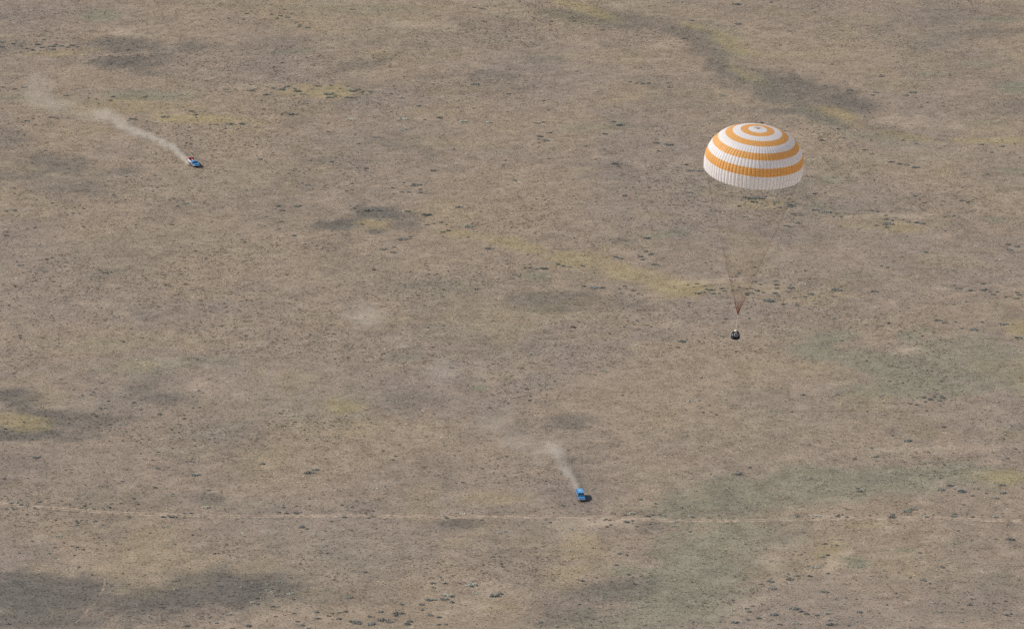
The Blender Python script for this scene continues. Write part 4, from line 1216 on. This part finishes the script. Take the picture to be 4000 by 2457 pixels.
def crane_truck(loc, rz):
    t = thing("crane_truck", "blue six-wheeled truck with open bed, orange boom and red load, raising the long dust trail", "truck", loc, rz, "blue search vehicles crossing the steppe")
    hull(t, 1.48, M_BLUE)
    wheels(t, (-2.6, 0, 2.6))
    common_front(t, M_BLUE)
    # low cab
    bm = bmesh.new()
    add_prism(bm, [(.95, 1.49), (.95, 2.08), (1.9, 2.10), (2.0, 2.04), (1.2, 1.49)], -1.05, 1.05)
    for v in bm.verts:
        v.co.y *= 1 - .10 * max(0, v.co.z - 1.49)
    bevel(bm, .03)
    bm_obj("cab", bm, M_ROOF, t)
    bm = bmesh.new()
    add_prism(bm, [(2.0, 2.04), (2.86, 1.50), (2.82, 1.50), (1.97, 2.03)], -1.02, 1.02)
    bm_obj("windscreen", bm, M_GLASS, t)
    bm = bmesh.new()
    add_box(bm, 1.3, 2.5, -.9, .9, 1.49, 1.56)
    bm_obj("dashboard", bm, M_DARK, t)
    # bed with white and blue sides
    for s in (-1, 1):
        bm = bmesh.new()
        add_box(bm, -4.5, .5, s * 1.17 - .035, s * 1.17 + .035, 1.49, 1.86)
        bm_obj("bed_side", bm, M_WHITE if s < 0 else M_ROOF, t)
        bm = bmesh.new()
        add_tube(bm, [(.5, s * 1.15, 1.86), (2.9, s * 1.17, 1.56)], .05, 5)
        bm_obj("rail", bm, M_ROOF, t)
    bm = bmesh.new()
    add_box(bm, -4.40, .45, -1.12, 1.12, 1.485, 1.53)
    bm_obj("bed_floor", bm, M_BLUE, t)
    bm = bmesh.new()
    add_box(bm, -4.45, -3.75, -1.10, 1.10, 1.54, 2.42, .04)
    bevel(bm, .03)
    bm_obj("red_load", bm, M_RED, t)
    bm = bmesh.new()
    add_tube(bm, [(.05, .0, 1.60), (.0, .0, 2.12)], .16, 8)
    add_tube(bm, [(.0, 0, 2.08), (-2.0, -.12, 2.02), (-3.8, .2, 1.92)], .17, 6, .10)
    add_tube(bm, [(-.2, 0, 1.7), (-1.6, -.1, 1.98)], .07, 6)
    bm_obj("boom", bm, M_ORANGE_GEAR, t)
    bm = bmesh.new()
    add_box(bm, -.55, .35, .35, 1.0, 1.535, 2.05, .05)
    add_box(bm, .25, .75, -.95, -.2, 1.49, 1.95, .05)
    add_tube(bm, [(.5, .6, 2.05), (.5, .6, 2.4)], .06, 6)
    add_tube(bm, [(.1, .9, 1.9), (.8, .2, 2.25)], .07, 6)
    bm_obj("winch_gear", bm, M_NAVY, t)
    bm = bmesh.new()
    add_tube(bm, [(.8, -.9, 1.6), (.8, -.9, 2.15), (.8, .9, 2.15), (.8, .9, 1.6)], .04, 5)
    bm_obj("roll_bar", bm, M_WHITE, t)
    bm = bmesh.new()
    add_box(bm, -2.6, -1.0, -1.0, -.45, 1.535, 1.75)
    bm_obj("toolbox", bm, M_BLUE, t)
    return t


# heading: +x is the nose; the near truck comes almost straight at the camera
p = at(2268, 1946)
near_truck = passenger((p.x, p.y, 0), R(-90 + 5))
near_truck.scale = (.9, .9, .9)
p = at(757, 647)
far_truck = crane_truck((p.x, p.y, 0), R(-90 + 19))

# ------------------------------------------------------------------ dust hanging behind the trucks
def dust_mat(name, dens, noise_scale, seed):
    m = bpy.data.materials.new(name)
    m.use_nodes = True
    N, L = m.node_tree.nodes, m.node_tree.links
    N.clear()
    out = N.new("ShaderNodeOutputMaterial")
    pv = N.new("ShaderNodeVolumePrincipled")
    pv.inputs["Color"].default_value = (.78, .715, .62, 1)
    pv.inputs["Anisotropy"].default_value = 0.1
    tc = N.new("ShaderNodeTexCoord")
    ge = N.new("ShaderNodeNewGeometry")
    ln = N.new("ShaderNodeVectorMath"); ln.operation = 'LENGTH'
    L.new(tc.outputs["Object"], ln.inputs[0])
    fall = N.new("ShaderNodeMapRange"); fall.interpolation_type = 'SMOOTHSTEP'
    fall.inputs["From Min"].default_value = 0.12; fall.inputs["From Max"].default_value = 1.0
    fall.inputs["To Min"].default_value = 1.0; fall.inputs["To Max"].default_value = 0.0
    L.new(ln.outputs["Value"], fall.inputs["Value"])
    nz = N.new("ShaderNodeTexNoise"); nz.noise_dimensions = '4D'
    nz.inputs["W"].default_value = seed; nz.inputs["Scale"].default_value = noise_scale; nz.inputs["Detail"].default_value = 4; nz.inputs["Roughness"].default_value = .6
    L.new(ge.outputs["Position"], nz.inputs["Vector"])
    nr = N.new("ShaderNodeMapRange"); nr.inputs["From Min"].default_value = .38; nr.inputs["From Max"].default_value = .66
    nr.inputs["To Min"].default_value = .12; nr.inputs["To Max"].default_value = 1.75
    L.new(nz.outputs[0], nr.inputs["Value"])
    oi = N.new("ShaderNodeObjectInfo")
    m1 = N.new("ShaderNodeMath"); m1.operation = 'MULTIPLY'; m2 = N.new("ShaderNodeMath"); m2.operation = 'MULTIPLY'; m3 = N.new("ShaderNodeMath"); m3.operation = 'MULTIPLY'
    L.new(fall.outputs[0], m1.inputs[0]); L.new(nr.outputs[0], m1.inputs[1])
    L.new(m1.outputs[0], m2.inputs[0])
    sep = N.new("ShaderNodeSeparateColor"); L.new(oi.outputs["Color"], sep.inputs[0])
    L.new(sep.outputs[0], m2.inputs[1])
    m3.inputs[1].default_value = dens
    L.new(m2.outputs[0], m3.inputs[0]); L.new(m3.outputs[0], pv.inputs["Density"])
    L.new(pv.outputs[0], out.inputs["Volume"])
    return m


M_DUST = dust_mat("dust", 1.0, .32, 1.7)
puff_me = bpy.data.meshes.new("dust_puff")
bm = bmesh.new()
bmesh.ops.create_icosphere(bm, subdivisions=2, radius=1.0)
bm.to_mesh(puff_me); bm.free()
puff_me.materials.append(M_DUST)


def dust(label, chain):
    """chain of overlapping puffs: (px, py, radius across, radius up, density)"""
    first = at(chain[0][0], chain[0][1])
    root = thing("dust_trail", label, "dust", (first.x, first.y, 0))
    root["kind"] = "stuff"
    for px, py, rx, rz_, de in chain:
        c = at(px, py, rz_ * .8)
        o = bpy.data.objects.new("dust_puff", puff_me)
        COL.objects.link(o)
        o.parent = root
        o.location = (c.x - first.x, c.y - first.y, rz_ * .8)
        o.scale = (rx, rx * 1.6, rz_)
        o.rotation_euler = (0, 0, rd.uniform(-.3, .3))
        o.color = (de, de, de, 1)
    return root


def along(pts, n):
    out = []
    seg = [math.hypot(b[0] - a[0], b[1] - a[1]) for a, b in zip(pts, pts[1:])]
    tot = sum(seg)
    for k in range(n):
        s = tot * k / (n - 1); i = 0
        while i < len(seg) - 1 and s > seg[i]:
            s -= seg[i]; i += 1
        t = min(1, s / seg[i])
        v = [a + (b - a) * t for a, b in zip(pts[i], pts[i + 1])]
        rr = random.Random(k * 7 + 3)
        v[0] += rr.uniform(-.22, .22) * v[2] * 10; v[1] += rr.uniform(-.12, .12) * v[2] * 10
        out.append(tuple(v))
    return out


trail1 = along([(733, 634, 1.6, 1.7, .30), (715, 612, 1.9, 2.0, .25), (680, 582, 2.3, 2.3, .16), (629, 554, 2.7, 2.5, .115), (560, 526, 3.0, 2.6, .095), (505, 508, 3.4, 2.8, .065), (475, 488, 4.4, 3.3, .045), (450, 464, 5.2, 3.6, .034), (422, 456, 6.4, 4.0, .020), (390, 455, 7, 4.2, .012)], 32)
trail1 += [(a_, b_, c_, d_, e_ * .55) for a_, b_, c_, d_, e_ in [(350, 450, 8, 5, .028), (300, 448, 7, 4, .02), (400, 452, 7, 4, .022), (250, 425, 9, 5, .03), (215, 412, 8, 5, .034), (175, 398, 9, 5, .03), (135, 385, 10, 6, .028), (150, 345, 9, 6, .026), (135, 318, 8, 6, .024), (180, 335, 8, 5, .018), (280, 400, 7, 4, .012)]]
dust("long pale dust trail streaming behind the truck with red load", trail1)
trail2 = along([(2254, 1904, 1.5, 1.6, .13), (2240, 1880, 1.9, 1.9, .10), (2220, 1850, 2.5, 2.2, .065), (2202, 1824, 2.9, 2.5, .05), (2196, 1792, 3.6, 3.0, .026), (2165, 1752, 5.0, 3.6, .017)], 16)
trail2 += [(a_, b_, c_, d_, e_ * .6) for a_, b_, c_, d_, e_ in [(2180, 1768, 4.5, 3.2, .03), (2130, 1745, 6, 4, .026), (2085, 1760, 6.5, 4, .022), (2030, 1728, 7, 4, .02), (2150, 1740, 6, 4, .035), (2105, 1790, 6, 4, .022), (2060, 1735, 7, 4, .02), (1990, 1722, 7, 4, .022), (2010, 1740, 6, 4, .016), (1915, 1648, 9, 5, .022), (1960, 1655, 8, 4, .014), (1985, 1602, 6, 4, .018), (1745, 1440, 9, 5, .018), (1740, 1480, 9, 5, .012), (1700, 1455, 8, 5, .012)]]
dust("thin dust plume drifting behind the light blue closed vehicle", trail2)
dust("faint lingering dust patch lying on open ground far from either truck", [(1440, 1250, 9, 5, .015), (1425, 1215, 10, 5, .012), (1470, 1240, 9, 5, .009), (1400, 1240, 9, 5, .008), (1560, 1320, 9, 5, .006)])
